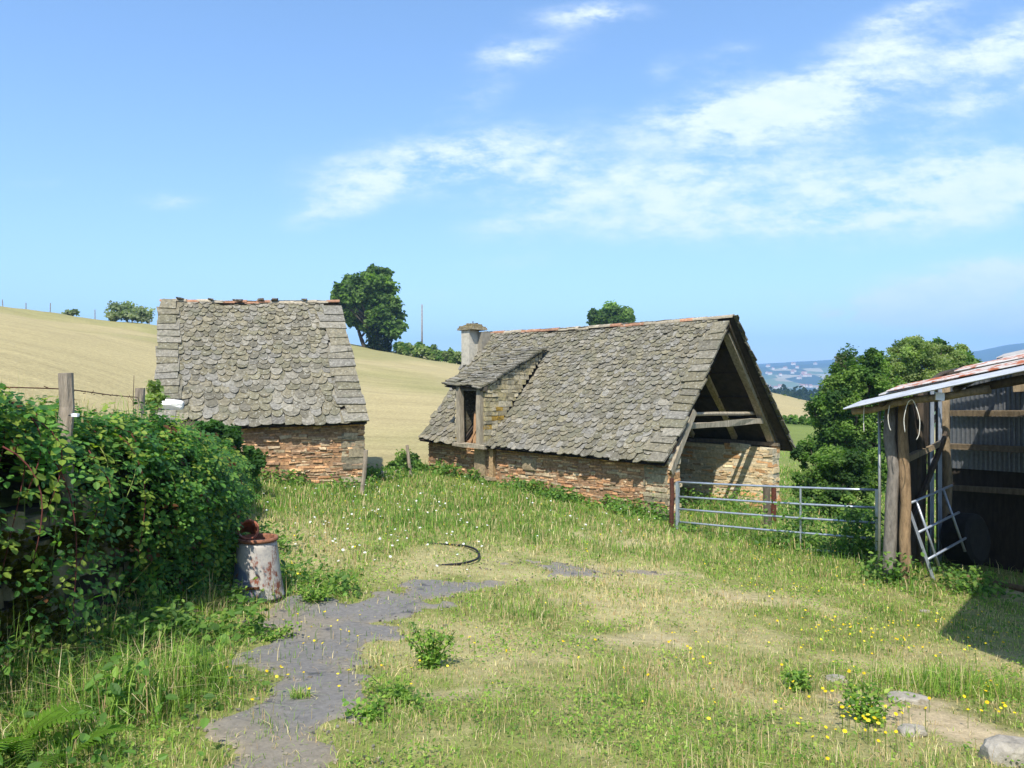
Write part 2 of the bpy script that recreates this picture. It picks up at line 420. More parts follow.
TX = np.array([-1, -.96, -.72, -.28, .28, .72, .96, 1, .9, -.9]) * .5
TY = np.array([.58, .32, .10, .0, .0, .10, .32, .58, 1, 1])
def slates(mb, S, e0=.25, e1=.16, w0=.32, w1=.22, skip=None, pal=PAL_ROOF, k=.57, aoff=(0, 0), bmax=1.0, thick=.026, rag=.012, lift=0.0, b0=0.0):
    y = b0 * S.H; n = len(TX); row = 0
    while y < S.H * bmax - .03:
        b = y / S.H; e = (e0 + (e1 - e0) * b) * (1 + rng.normal(0, .05)); w = w0 + (w1 - w0) * b
        Lr = S.L + (S.Lr - S.L) * b
        lo = aoff[0] / Lr; hi = 1 - aoff[1] / Lr
        ws = w * np.clip(1 + rng.normal(0, .24, int(Lr / w * 1.25) + 6), .6, 1.5)
        xc = np.cumsum(ws) - ws / 2 - rng.random() * w
        sel = (xc < hi * Lr) & (xc > lo * Lr - .02); xc, ws = xc[sel], ws[sel]; N = len(xc)
        if N:
            ybot = y + rng.normal(0, rag + .012, N) + (-.03 if row == 0 else 0); ln = e * 2.1 * (1 + rng.normal(0, .08, N))
            rot = rng.normal(0, .05, N); asy = rng.normal(0, .10, (N, 1))
            lx = TX * (ws * 1.06)[:, None] * (1 + rng.normal(0, .05, (N, n))); ly = (TY * ln[:, None] if row else np.where(TY < .9, TY * .35, 1) * ln[:, None]) + asy * lx + rng.normal(0, .008, (N, n))
            X = xc[:, None] + lx * np.cos(rot)[:, None] - ly * np.sin(rot)[:, None]
            Yy = ybot[:, None] + ly * np.cos(rot)[:, None] + lx * np.sin(rot)[:, None]
            hb = thick * 1.95 + rng.normal(0, .007, N); tilt = rng.normal(0, .06, N); slip = rng.random(N) < .02; ybot = ybot - slip * e * rng.uniform(.1, .4, N)
            h = hb[:, None] * (1 - np.clip(ly / ln[:, None], 0, 1)) + .012 + tilt[:, None] * lx + lift
            th = thick * .85 * (1 + rng.normal(0, .2, N))[:, None]
            aa = np.clip(X / Lr, lo - .012, hi + .012); bb = np.clip(Yy / S.H, -.03, 1.01)
            top = S.p(aa, bb, h); bot = S.p(aa, bb, h - th)
            V = np.concatenate([top, bot], 1)
            keep = np.ones(N, bool) if skip is None else ~skip(xc / Lr, (ybot + e * .6) / S.H)
            c = pick(pal, N, k, .10)
            polys = [tuple(range(n))] + [(i, n + i, n + (i + 1) % n, (i + 1) % n) for i in range(n)]
            # orientation so the top face looks outwards
            f = nrm(np.cross(V[0, 1] - V[0, 0], V[0, 4] - V[0, 0]))
            if np.dot(f, S.n) < 0: polys = [p[::-1] for p in polys]
            c3 = np.repeat(c[:, None, :], 2 * n, 1); c3[:, n:] *= .6      # tile edges darkened: shade line below each tile painted into the colour
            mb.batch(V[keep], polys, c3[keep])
        y += e; row += 1

def verge(mb, S, side, width=.5, e=.27, pal=PAL_ROOF, k=.57, lift=.03, skip=None):
    """big squared slabs up the edge of a pitch"""
    y = 0.0
    while y < S.H - e * 1.2:
        b = y / S.H; Lr = S.L + (S.Lr - S.L) * b; ee = e * (1 + rng.normal(0, .12)); w = width * (1 + rng.normal(0, .14))
        if skip is None or not skip(side, b):
            x0, x1 = (-.05 + rng.normal(0, .015), w) if side == 0 else (Lr - w, Lr + .05 + rng.normal(0, .015))
            pts = [(x0, y + rng.normal(0, .01)), (x1, y + rng.normal(0, .02)), (x1 + rng.normal(0, .03), y + ee * 1.5), (x0, y + ee * 1.5)]
            X = np.array([p[0] for p in pts]); Yy = np.array([p[1] for p in pts]); h = np.array([.075, .07, .03, .03]) + lift + rng.normal(0, .006, 4)
            if side == 1: pass
            top = S.p(X / Lr, Yy / S.H, h); bot = S.p(X / Lr, Yy / S.H, h - .045)
            V = np.concatenate([top, bot]); P = [(0, 1, 2, 3), (7, 6, 5, 4), (0, 4, 5, 1), (1, 5, 6, 2), (2, 6, 7, 3), (3, 7, 4, 0)]
            mb.add(V, P, pick(pal, 1, k, .05)[0])
        y += ee

def deck(mb, S, h0=-.01, th=.06, na=10, nb=8, col=(.05, .04, .03), a0=0, a1=1, b0=0, b1=1):
    A, B = np.meshgrid(np.linspace(a0, a1, na), np.linspace(b0, b1, nb))
    for hh in (h0, h0 - th):
        V = S.p(A, B, hh).reshape(-1, 3)
        P = [(j * na + i, j * na + i + 1, (j + 1) * na + i + 1, (j + 1) * na + i) for j in range(nb - 1) for i in range(na - 1)]
        mb.add(V, P, col)

def stones(mb, p0, p1, out, zb, zt, pal, ch=(.032, .075), ln=(.10, .42), depth=.16, prot=.022, k=1.0, seed=0):
    """courses of split stone between p0 and p1 (plan points); zb, zt = functions of u in metres"""
    p0 = np.asarray(p0, float)[:2]; p1 = np.asarray(p1, float)[:2]; Lw = np.linalg.norm(p1 - p0); d = (p1 - p0) / Lw; o = np.asarray(out, float)[:2]
    us = np.linspace(0, Lw, 30); z = min(zb(u) for u in us); zmax = max(zt(u) for u in us)
    Vs = []; Cs = []
    while z < zmax:
        c = rng.uniform(*ch); u = -rng.random() * .1
        while u < Lw:
            l = rng.uniform(*ln) ** 1.3 * 1.25 * (1.0 + (c > .08) * .4)
            u0, u1 = max(u, 0), min(u + l - .012, Lw)
            if u1 - u0 > .04:
                um = (u0 + u1) / 2; zz = z + .03 * math.sin(um * 1.3 + seed) + .02 * math.sin(um * 3.7 + z * 5) + rng.normal(0, .010)
                if zz + c * .6 < zt(um) and zz + c > zb(um):
                    pr = rng.normal(0, prot); x = np.array([u0, u1, u1, u0, u0, u1, u1, u0]) + rng.normal(0, .012, 8)
                    yy = np.array([pr, pr, -depth, -depth, pr, pr, -depth, -depth]) + rng.normal(0, .007, 8)
                    hh = np.array([0, 0, 0, 0, 1, 1, 1, 1]) * (c * rng.uniform(.72, 1.05) - .010) + rng.normal(0, .0085, 8)
                    V = np.c_[p0[0] + d[0] * x + o[0] * yy, p0[1] + d[1] * x + o[1] * yy, zz + hh]
                    Vs.append(V); Cs.append(1)
            u += l
        z += c
    V = np.array(Vs); F = BOXF
    f = np.cross(V[0, 1] - V[0, 0], V[0, 5] - V[0, 0])
    if np.dot(f[:2], o) < 0: F = [q[::-1] for q in BOXF]
    mb.batch(V, F, pick(pal, len(V), k, .12))

def wallcore(mb, pts, zb, zts, col):
    """solid masonry body on a 4-corner footprint, tops per corner"""
    V = [(p[0], p[1], zb) for p in pts] + [(p[0], p[1], z) for p, z in zip(pts, zts)]
    mb.add(V, BOXF, col)

MORT = lin(172, 136, 102) * .72; MORTP = lin(226, 208, 172) * .8

# ------------------------------------------------------------------ long barn
D1 = np.array([-.74, .673]); D2 = np.array([.673, .74]); BC = np.array([3.44, 17.2])
def Bp(s, t, z): q = BC + s * D1 + t * D2; return np.array([q[0], q[1], z])
BW = 5.83
barn = empty('stone_barn', Bp(4, 2.9, -2.8), 'long stone barn with steep slate roof, dormer door, chimney and open timber gable', 'barn')
fr = Slope(Bp(-.06, -.27, -1.76), Bp(8.0, -.27, -1.63), Bp(-.02, 2.92, 1.66), Bp(8.75, 2.92, 1.62), sag=.07, flare=.05, out=np.array([-D2[0], -D2[1], 1]))
bk = Slope(Bp(-.27, BW + .32, -1.80), Bp(8.0, BW + .32, -1.7), Bp(-.12, 2.92, 1.66), Bp(8.75, 2.92, 1.62), sag=.05, out=np.array([D2[0], D2[1], 1]))
def in_dormer(a, b):
    a = np.asarray(a); b = np.asarray(b); s = a * (fr.L + (fr.Lr - fr.L) * b)
    return (s > 5.42) & (s < 6.45) & (b < .70) & (b > -.1)
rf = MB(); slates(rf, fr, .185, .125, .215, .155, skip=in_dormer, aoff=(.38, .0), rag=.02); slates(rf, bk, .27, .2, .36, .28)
verge(rf, fr, 0, .50, .27); verge(rf, bk, 0, .45, .24, lift=.02)
roof = rf.build('roof', M['tile'], barn)
dk = MB()
a5 = 5.55 / fr.L; a6 = 6.32 / fr.L
deck(dk, fr, a1=a5); deck(dk, fr, a0=a6); deck(dk, fr, a0=a5, a1=a6, b0=.62); deck(dk, bk)
dk.build('roof_boards', M['darkwood'], roof)
# ridge tiles
def ridge_tiles(parent, A, B, sagz, n, r=.09, keep=.85, name='ridge'):
    mb = MB()
    for k in range(n):
        if rng.random() > keep: continue
        t0, t1 = k / n - .006, (k + 1) / n + .006
        q0 = A + (B - A) * t0; q1 = A + (B - A) * t1
        q0 = q0 - [0, 0, sagz * math.sin(math.pi * t0)]; q1 = q1 - [0, 0, sagz * math.sin(math.pi * t1)]
        dz = rng.normal(0, .012); d = nrm(q1 - q0); x = np.array([d[1], -d[0], 0])
        V = []
        for q, rr_ in ((q0, r * 1.08), (q1, r * .95)):
            for j in range(7):
                a = math.pi * (j / 6 * 1.1 - .05); V.append(q + [0, 0, dz] + x * rr_ * 1.2 * math.cos(a) + np.array([0, 0, 1]) * rr_ * math.sin(a))
            for j in range(7):
                a = math.pi * (j / 6 * 1.1 - .05); V.append(q + [0, 0, dz] + x * (rr_ - .016) * 1.2 * math.cos(a) + np.array([0, 0, 1]) * (rr_ - .016) * math.sin(a))
        P = []
        for j in range(6):
            P += [(j, j + 1, 14 + j + 1, 14 + j), (7 + j, 21 + j, 21 + j + 1, 7 + j + 1), (j, 7 + j, 7 + j + 1, j + 1), (14 + j, 14 + j + 1, 21 + j + 1, 21 + j)]
        P += [(0, 14, 21, 7), (6, 13, 27, 20)]
        c = lin(176, 132, 104) if rng.random() < .5 else lin(172, 160, 138)
        mb.add(V, P, c * .85 * (1 + rng.normal(0, .12)))
    return mb.build(name, M['terracotta'], parent)
ridge_tiles(roof, Bp(-.06, 2.92, 1.66), Bp(8.75, 2.92, 1.62), .055, 24, r=.07, keep=1.1)
# walls
w = MB()
wallcore(w, [Bp(.02, .010, 0), Bp(7.9, .010, 0), Bp(7.9, .5, 0), Bp(.02, .5, 0)], -3.6, [-1.62, -1.62, -1.2, -1.2], MORT)
gb = lambda u: gz(*(BC + D1 * u)) - .25
stones(w, BC, BC + D1 * 7.9, -D2, gb, lambda u: -1.56, PAL_RUBBLE, k=1.1, prot=.013)
# corner blocks at the gable end, larger and greyer
stones(w, BC + D1 * 0 - D2 * .012, BC + D1 * .62 - D2 * .012, -D2, lambda u: -3.2, lambda u: -1.6, PAL_GREY, ch=(.09, .2), ln=(.25, .5), k=.95)
stones(w, BC - D1 * .012, BC - D1 * .012 + D2 * .52, -D1, lambda u: -3.2, lambda u: -1.5, PAL_PALE, ch=(.07, .16), ln=(.16, .4), k=.85)
w.build('front_wall', M['stone'], barn)
w = MB()
wallcore(w, [Bp(.0, BW - .42, 0), Bp(0.0, BW, 0), Bp(7.9, BW, 0), Bp(7.9, BW - .42, 0)], -4.6, [-1.76, -1.76, -1.62, -1.62], MORTP)
q0 = BC + D2 * (BW - .43)
stones(w, q0, q0 + D1 * 7.4, -D2, lambda u: -4.4, lambda u: -1.72 + .06 * math.sin(u * 2.2), PAL_PALE, ch=(.035, .11), ln=(.10, .42), k=.94, prot=.010, depth=.1)
stones(w, q0 - D1 * .02, BC + D2 * BW - D1 * .02, -D1, lambda u: -4.4, lambda u: -1.74, PAL_PALE, ch=(.07, .18), ln=(.16, .4), k=.85, prot=.015)
w.build('rear_wall', M['mortar'], barn)
w = MB()
V = [Bp(7.45, .05, -3.4), Bp(7.45, BW - .05, -3.6), Bp(7.45, BW - .05, -1.65), Bp(7.9, 2.92, 1.3), Bp(7.45, .05, -1.6)]
V2 = [Bp(7.9, .05, -3.4), Bp(7.9, BW - .05, -3.6), Bp(7.9, BW - .05, -1.65), Bp(8.35, 2.92, 1.3), Bp(7.9, .05, -1.6)]
w.add(V + V2, [(0, 1, 2, 3, 4), (9, 8, 7, 6, 5)] + [(i, 5 + i, 5 + (i + 1) % 5, (i + 1) % 5) for i in range(5)], MORT)
w.build('end_wall', M['stone'], barn)
# low earth floor inside rubble cill under the gable: none, the gable stands open.  timber frame:
GW = lin(150, 138, 118) * .55; GWL = lin(176, 164, 142) * .7
def rafter(s, t0, t1, wd, hgt, col, off=.16, back=True):
    mb = MB(); tt = []
    for t in (t0, t1):
        z = 1.62 - abs(t - 2.92) * (3.46 / 3.24) - off
        tt.append(Bp(s, t, z))
    beam(mb, tt[0], tt[1], wd, hgt, col, jit=.008, nseg=4, bow=.02)
    return mb.build('rafter', M['wood'], barn)
rafter(.16, 3.05, 5.85, .19, .13, GWL * 1.15, .20)
rafter(.02, 2.95, 6.0, .05, .16, lin(120, 105, 85) * .5, .10)
for s_ in (1.25, 2.6, 4.0, 5.4): rafter(s_, 3.0, 5.7, .16, .14, lin(190, 170, 130) * .9, .17)
rafter(.10, -.1, 2.85, .10, .12, GW, .15)
for s_ in (1.4, 2.8, 4.2): rafter(s_, .2, 2.8, .12, .12, GW * .7, .2)
mb = MB(); beam(mb, Bp(-.03, .05, -1.95), Bp(-.02, 1.12, -.62), .07, .17, GWL * 1.15, jit=.01, nseg=2); mb.build('barge_board', M['wood'], barn)
mb = MB(); beam(mb, Bp(.14, .62, -.98), Bp(.2, 5.5, -1.0), .14, .14, GWL * 1.2, jit=.010, nseg=6, bow=.0, up=(0, 0, 1)); mb.build('tie_beam', M['wood'], barn)
mb = MB(); tube(mb, [Bp(.32, 1.25, -.72), Bp(.34, 2.8, -.74), Bp(.34, 4.2, -.78), Bp(.36, 5.3, -.80)], [.045, .05, .05, .045], 7, GWL * 1.2, jit=.08); mb.build('tie_beam', M['wood'], barn)
mb = MB(); beam(mb, Bp(-.05, BW - .12, -1.66), Bp(7.6, BW - .12, -1.64), .13, .10, GW, nseg=6, jit=.01); mb.build('wall_plate', M['wood'], barn)
mb = MB(); beam(mb, Bp(.06, 2.92, 1.40), Bp(8.3, 2.92, 1.36), .12, .16, GW * .7, nseg=5, jit=.01); mb.build('ridge_beam', M['wood'], barn)
mb = MB()
for t in (3.5, 4.1, 4.7, 5.25):
    z = 1.62 - (t - 2.92) * 1.068 - .09; beam(mb, Bp(.0, t, z), Bp(7.8, t, z), .20, .03, lin(120, 100, 70) * .35, nseg=3, jit=.006)
mb.build('purlin', M['darkwood'], barn)

# chimney
ch = MB(); cc = Bp(8.36, 2.15, .7); ax = np.array([*D1, 0]); ay = np.array([*D2, 0]); az = np.array([0, 0, 1.])
box(ch, Bp(8.36, 2.15, .74), ax, ay, az, .175, .22, .94, lin(212, 205, 186) * .72, jit=.008)
box(ch, Bp(8.12, 2.5, .82), ax, ay, az, .10, .2, .82, lin(178, 170, 152) * .6, jit=.01)
chim = ch.build('chimney', M['plaster'], barn)
cp = MB()
for k, (r_, z_, o_) in enumerate(((.32, 1.72, 0), (.30, 1.77, .03), (.22, 1.82, -.02), (.13, 1.86, .02))):
    box(cp, Bp(8.32 + o_, 2.2 + o_, z_), ax, ay, nrm([.04 * (k % 2), .05, 1]), r_, r_ * 1.05, .032, pick(PAL_ROOF, 1, .75)[0] * lin(230, 220, 190), jit=.015)
tube(cp, [Bp(8.3, 2.2, 1.86), Bp(8.3, 2.2, 1.96)], .02, 6, (.1, .1, .1))
cp.build('chimney_cap', M['tile'], chim)

# dormer with loading door
def Dp(s, t, z): return Bp(s - .3, t, z)
dm = MB()
dS = Slope(Dp(5.66, -.40, -.10), Dp(7.12, -.42, -.02), Dp(5.62, 2.25, 1.06), Dp(7.2, 2.25, 1.06), sag=.02, flare=.0, out=np.array([0, 0, 1.]))
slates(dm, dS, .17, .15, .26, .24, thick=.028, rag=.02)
verge(dm, dS, 0, .30, .2, lift=.01); verge(dm, dS, 1, .30, .2, lift=.0)
dor = dm.build('dormer_roof', M['tile'], barn)
mb = MB(); deck(mb, dS, th=.05); mb.build('roof_boards', M['darkwood'], dor)
mb = MB()   # side cheeks: laid slate in steps between main pitch and dormer roof
for s_, o_ in ((5.74, -1), (6.68, 1)):
    V = [Dp(s_, -.22, -1.62), Dp(s_, -.22, -.06), Dp(s_, 2.2, 1.0), Dp(s_ + .1, -.22, -1.62), Dp(s_ + .1, -.22, -.06), Dp(s_ + .1, 2.2, 1.0)]
    mb.add(V, [(0, 1, 2), (5, 4, 3), (0, 3, 4, 1), (1, 4, 5, 2), (2, 5, 3, 0)], lin(120, 112, 90) * .6)
    z = -1.60
    while z < .95:
        c_ = rng.uniform(.07, .16)
        ts = max(-.24, -.24 + (z + .02) * 0 if z < -.1 else (z + .12) / .44 - .3); te = min(2.2, (z + 1.62) / 1.08 - .1)
        u = ts
        while u < te:
            l = rng.uniform(.12, .34); u1 = min(u + l, te)
            if u1 - u > .05:
                yel = rng.random() < .12 and z < -.7 and u < .4
                col = lin(196, 160, 70) * .62 if yel else pick(PAL_ROOF, 1, 1.15, .08)[0] * lin(230, 224, 208) / lin(225, 225, 225)
                box(mb, Dp(s_ + o_ * .02 + (.0 if o_ < 0 else .1), (u + u1) / 2, z + c_ / 2), ax, ay, az, .035 + rng.random() * .012, (u1 - u) / 2 - .006, c_ / 2 - .006, col, jit=.008)
            u += l
        z += c_
mb.build('dormer_cheek', M['tile'], barn)
fm = MB()
beam(fm, Dp(5.82, -.30, -1.66), Dp(5.84, -.30, -.10), .15, .14, GWL, jit=.008, nseg=3, up=(D1[0], D1[1], 0)); fm.build('door_post', M['wood'], barn)
fm = MB(); beam(fm, Dp(6.56, -.30, -1.66), Dp(6.60, -.30, -.06), .16, .14, GWL, jit=.008, nseg=3, up=(D1[0], D1[1], 0)); fm.build('door_post', M['wood'], barn)
fm = MB(); beam(fm, Dp(5.6, -.30, -1.66), Dp(6.78, -.32, -1.63), .2, .1, GWL * 1.05, jit=.008, nseg=3); fm.build('door_sill', M['wood'], barn)
fm = MB(); beam(fm, Dp(5.65, -.26, -.13), Dp(6.85, -.28, -.08), .12, .14, GW * .8, jit=.006, nseg=2); fm.build('lintel', M['wood'], barn)
fm = MB()
for (s0, z0, s1, z1) in ((6.45, -1.6, 6.15, -.9), (6.2, -1.6, 6.0, -1.1), (6.3, -1.6, 6.35, -.75)):
    beam(fm, Dp(s0, .0, z0), Dp(s1, .1, z1), .13, .03, lin(190, 150, 110) * .7, nseg=1)
beam(fm, Dp(5.98, -.2, -1.62), Dp(5.98, -.22, -.35), .10, .03, GWL, nseg=2, jit=.006)
fm.build('broken_boards', M['wood'], barn)
fm = MB(); box(fm, Dp(6.02, -.05, -2.1), ax, ay, az, .19, .06, .36, lin(178, 156, 124) * .7, jit=.012)
fm.build('slot_jamb', M['stone'], barn); fm = MB(); box(fm, Dp(5.60, -.05, -2.1), ax, ay, az, .06, .07, .36, lin(190, 160, 120) * .7, jit=.01)
fm.build('slot_jamb', M['stone'], barn); fm = MB(); box(fm, Dp(5.85, -.06, -2.5), ax, ay, az, .34, .10, .06, lin(190, 170, 138) * .7, jit=.012)
fm.build('slot_sill', M['stone'], barn); fm = MB(); box(fm, Bp(4.05, -.03, -2.05), ax, ay, az, .22, .03, .16, lin(176, 156, 126) * .75, jit=.02)
fm.build('putlog_slab', M['stone'], barn)

# ------------------------------------------------------------------ small outbuilding
th = math.radians(12); E1 = np.array([-math.cos(th), -math.sin(th)]); E2 = np.array([-math.sin(th), math.cos(th)]); SCN = np.array([-3.70, 19.5])
def Sp(s, t, z): q = SCN + s * E1 + t * E2; return np.array([q[0], q[1], z])
SW = 4.6; SL = 4.82
hut = empty('stone_outbuilding', Sp(2.4, 2.3, -2.6), 'small orange rubble outbuilding with grey stone slate roof rising behind the brambles', 'outbuilding')
hf = Slope(Sp(-.07, -.28, -.96), Sp(4.80, -.28, -1.08), Sp(.66, 2.35, 2.28), Sp(5.22, 2.35, 2.2), sag=.04, flare=.03, out=np.array([0, -1, 1.]))
hb_ = Slope(Sp(-.07, SW + .28, -.98), Sp(4.92, SW + .28, -1.1), Sp(.66, 2.35, 2.28), Sp(5.22, 2.35, 2.2), sag=.03, out=np.array([0, 1, 1.]))
hole = lambda a, b: (np.asarray(a) > .84) & (np.asarray(b) < .075) & (np.asarray(b) > -1)
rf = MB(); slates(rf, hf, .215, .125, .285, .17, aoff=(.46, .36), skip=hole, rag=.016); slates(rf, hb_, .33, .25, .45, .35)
verge(rf, hf, 0, .56, .265); verge(rf, hf, 1, .46, .24, skip=lambda s, b: .08 < b < .2)
hroof = rf.build('roof', M['tile'], hut)
mb = MB(); deck(mb, hf); deck(mb, hb_); mb.build('roof_boards', M['darkwood'], hroof)
ridge_tiles(hroof, Sp(.64, 2.35, 2.27), Sp(5.24, 2.35, 2.2), .03, 15, r=.062, keep=1.1)
for f_ in (.10, .27, .42, .55, .63, .8):
    mb = MB(); q = hf.p(1 - f_, .985, .06); box(mb, q + [0, 0, .08], [1, 0, 0], [0, 1, 0], az, .06 + .05 * rng.random(), .05, .018, lin(120, 110, 95) * .6, jit=.015); mb.build('ridge_stone', M['tile'], hroof)
w = MB()
wallcore(w, [Sp(.012, .012, 0), Sp(0.012, SW - .012, 0), Sp(SL - .012, SW - .012, 0), Sp(SL - .012, .012, 0)], -3.3, [-.9] * 4, MORT)
hbz = lambda u: -3.0
htop = lambda u: -.82
stones(w, SCN, SCN + E1 * SL, -E2, hbz, htop, PAL_RUBBLE, ch=(.032, .078), ln=(.10, .42), k=1.05, prot=.014, seed=2)
stones(w, SCN - E2 * .015, SCN + E1 * .55 - E2 * .015, -E2, hbz, lambda u: -1.15, PAL_GREY, ch=(.10, .22), ln=(.3, .6), k=.78, seed=1)
stones(w, SCN, SCN + E2 * SW, -E1, hbz, htop, PAL_RUBBLE, k=.75)
w.build('wall', M['stone'], hut)
for s_ in (.15, 4.65):
    w = MB(); V = [Sp(s_, .05, -.92), Sp(s_, SW - .05, -.92), Sp(s_ + .45, 2.35, 2.0)]; V2 = [v + np.array([*(E1 * .3), 0]) * (1 if s_ < 1 else -1) for v in V]
    w.add(V + V2, [(0, 1, 2), (5, 4, 3), (0, 3, 4, 1), (1, 4, 5, 2), (2, 5, 3, 0)], MORT * 1.4); w.build('gable', M['stone'], hut)
# pale lump patching the broken roof corner
mb = MB()
q = hf.p(.93, .16, .09)
import bmesh
_b = bmesh.new(); bmesh.ops.create_icosphere(_b, subdivisions=3, radius=1); V = np.array([v.co[:] for v in _b.verts]); Fc = [tuple(v.index for v in f.verts) for f in _b.faces]; _b.free()
V = V * (.7 + .6 * fbm(V[:, 0] * 1.7 + 4, V[:, 1] * 1.7 + V[:, 2] * 1.3, 4))[:, None] * [.34, .13, .15]
V = np.clip(V, [-.25, -.1, -.1], [.28, .1, .11])
mb.add(V @ np.array([[-E1[0], -E1[1], -.05], [0, -.6, .8], [0, .8, .6]]) + q, Fc, lin(240, 238, 230))
o = mb.build('roof_patch', M['white'], hut)

def smoothpath(P, n=6):
    P = np.array(P); t = np.arange(len(P)); tt = np.linspace(0, len(P) - 1, (len(P) - 1) * n + 1)
    k = [np.interp(tt, t, P[:, i]) for i in range(3)]; Q = np.stack(k, -1)
    for _ in range(4): Q[1:-1] = (Q[:-2] + 2 * Q[1:-1] + Q[2:]) / 4
    return Q

# ------------------------------------------------------------------ metal gate
GL = np.array([3.46, 16.3]); GR = np.array([6.44, 13.75]); gd = nrm(GR - GL)
def Gp(t, z): q = GL + (GR - GL) * t; return np.array([q[0], q[1], z])
ztop = lambda t: -2.05 + .18 * t
zbot = lambda t: -3.17 + .14 * t
gate = empty('field_gate', Gp(.5, -3.1), 'closed five bar galvanised tubular gate between the barn corner and the open shed', 'gate')
steel = lin(196, 204, 214) * .75
for k in range(5):
    f = [0, .27, .50, .74, 1.0][k]
    zz = lambda t: ztop(t) + (zbot(t) - ztop(t)) * f
    mb = MB(); tube(mb, [Gp(t, zz(t) - .012 * math.sin(math.pi * t)) for t in np.linspace(.0, 1, 7)], .021, 8, steel); mb.build('bar', M['galv'], gate, True)
mb = MB(); box(mb, Gp(.0, (ztop(0) + zbot(0)) / 2), [gd[0], gd[1], 0], [-gd[1], gd[0], 0], [0, 0, 1], .03, .03, .57, steel); mb.build('upright', M['galv'], gate)
mb = MB(); box(mb, Gp(1., (ztop(1) + zbot(1)) / 2), [gd[0], gd[1], 0], [-gd[1], gd[0], 0], [0, 0, 1], .03, .03, .59, steel); mb.build('upright', M['galv'], gate)
mb = MB(); tube(mb, [Gp(.655, ztop(.655)), Gp(.655, zbot(.655))], .02, 8, steel); mb.build('upright', M['galv'], gate)
# post the gate hangs on
def post(name, base, top, r, col, mat, label, cat, group=None, n=8, jit=.06):
    mb = MB(); base = np.asarray(base, float); top = np.asarray(top, float)
    pts = [base + (top - base) * t + (rng.normal(0, r * .12, 3) if 0 < t < 1 else 0) for t in np.linspace(0, 1, 5)]
    tube(mb, pts, [r * 1.06, r, r, r * .97, r * .92], n, col, jit=jit)
    o = mb.build(name, mat); tag(o, label, cat, group); return o
p = Gp(-.035, 0); post('gate_post', (p[0], p[1], -3.4), (p[0], p[1], -1.98), .05, lin(112, 70, 56) * .5, M['rust'], 'rusty red brown steel gate post at the barn corner', 'gate post')
post('wooden_post', (5.78, 17.6, -3.75), (5.74, 17.6, -2.28), .085, lin(128, 116, 98) * .6, M['wood'], 'short grey wooden post standing just behind the middle of the gate', 'post')
post('iron_post', (6.26, 18.6, -3.9), (6.24, 18.6, -2.42), .065, lin(124, 72, 54) * .5, M['rust'], 'rust red iron post behind the gate against the end of the barn wall', 'post')

# ------------------------------------------------------------------ open shed
SU = np.array([.74, -.673]); SV = np.array([.673, .74]); SK = np.array([5.12, 12.0])
def Hp(u, v, z): q = SK + u * SU + v * SV; return np.array([q[0], q[1], z])
def Hz(u, v): return -.37 + .13 * v + .23 * u
shed = empty('open_shed', Hp(1.6, 2.2, -3.1), 'open fronted pole shed with rusty corrugated iron roof at the end of the gate', 'shed')
def corr(mb, u0, u1, v0, v1, lift, col, amp=.016, pitch=.076, na=None, bend=0.):
    """corrugated sheet; ribs run along u"""
    nv = int((v1 - v0) / pitch * 4) + 1
    vs = np.linspace(v0, v1, nv); us = np.linspace(u0, u1, 6)
    V = []
    for th_ in (0, -.004):
        for u in us:
            for v in vs:
                V.append(Hp(u, v, Hz(u, v) + lift + th_ + amp * math.sin(2 * math.pi * (v - v0) / pitch) + bend * ((u1 - u) / (u1 - u0)) ** 2))
    V = np.array(V); P = []
    n1 = len(us) * nv
    for o_ in (0, n1):
        for i in range(len(us) - 1):
            for j in range(nv - 1):
                a = o_ + i * nv + j; P.append((a, a + 1, a + nv + 1, a + nv))
    mb.add(V, P, col)
SG = lin(206, 210, 214) * .72; SR = lin(182, 106, 72) * .74; SWh = lin(222, 216, 208) * .66
rows = [(-.02, .80, -.02, 3.55, .02, SG, 'sheet', -.03), (.74, 1.42, .38, 3.5, .05, SR, 'rustsheet', .02), (1.36, 2.05, 1.15, 3.5, .03, SWh, 'sheet', 0), (1.99, 2.66, 1.05, 3.4, .055, SR, 'rustsheet', .02),
        (2.60, 3.38, 1.5, 3.4, .03, SWh, 'sheet', 0.01), (3.86, 4.5, 1.3, 3.4, .03, SWh * .9, 'sheet', 0), (3.32, 3.9, 2.6, 3.4, .05, SR, 'rustsheet', 0)]
for v0, v1, u0, u1, lf, c, m_, bd in rows:
    mb = MB(); corr(mb, u0, u1, v0, v1, lf, c, bend=bd); mb.build('roof_sheet', M[m_], shed)
mb = MB(); corr(mb, .25, 1.2, .78, 1.5, .03, SWh); mb.build('roof_sheet', M['sheet'], shed)
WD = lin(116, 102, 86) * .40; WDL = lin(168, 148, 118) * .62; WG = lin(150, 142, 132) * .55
def pole(name, a, b, r0, r1, col=WD, jit=.05, mat='bark', n=9):
    mb = MB(); a = np.asarray(a, float); b = np.asarray(b, float)
    k = 7; pts = [a + (b - a) * t + (rng.normal(0, .015, 3) if 0 < t < 1 else 0) for t in np.linspace(0, 1, k)]
    tube(mb, pts, np.linspace(r0, r1, k), n, col, jit=jit); return mb.build(name, M[mat], shed, True)
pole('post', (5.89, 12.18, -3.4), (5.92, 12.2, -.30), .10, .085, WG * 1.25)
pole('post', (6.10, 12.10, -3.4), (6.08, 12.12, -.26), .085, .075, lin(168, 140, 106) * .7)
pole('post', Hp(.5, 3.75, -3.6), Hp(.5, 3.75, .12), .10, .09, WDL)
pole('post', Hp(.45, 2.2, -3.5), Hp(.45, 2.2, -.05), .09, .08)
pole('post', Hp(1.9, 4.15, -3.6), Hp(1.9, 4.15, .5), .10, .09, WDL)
pole('post', Hp(3.3, .7, -3.4), Hp(3.3, .7, .36), .11, .10)
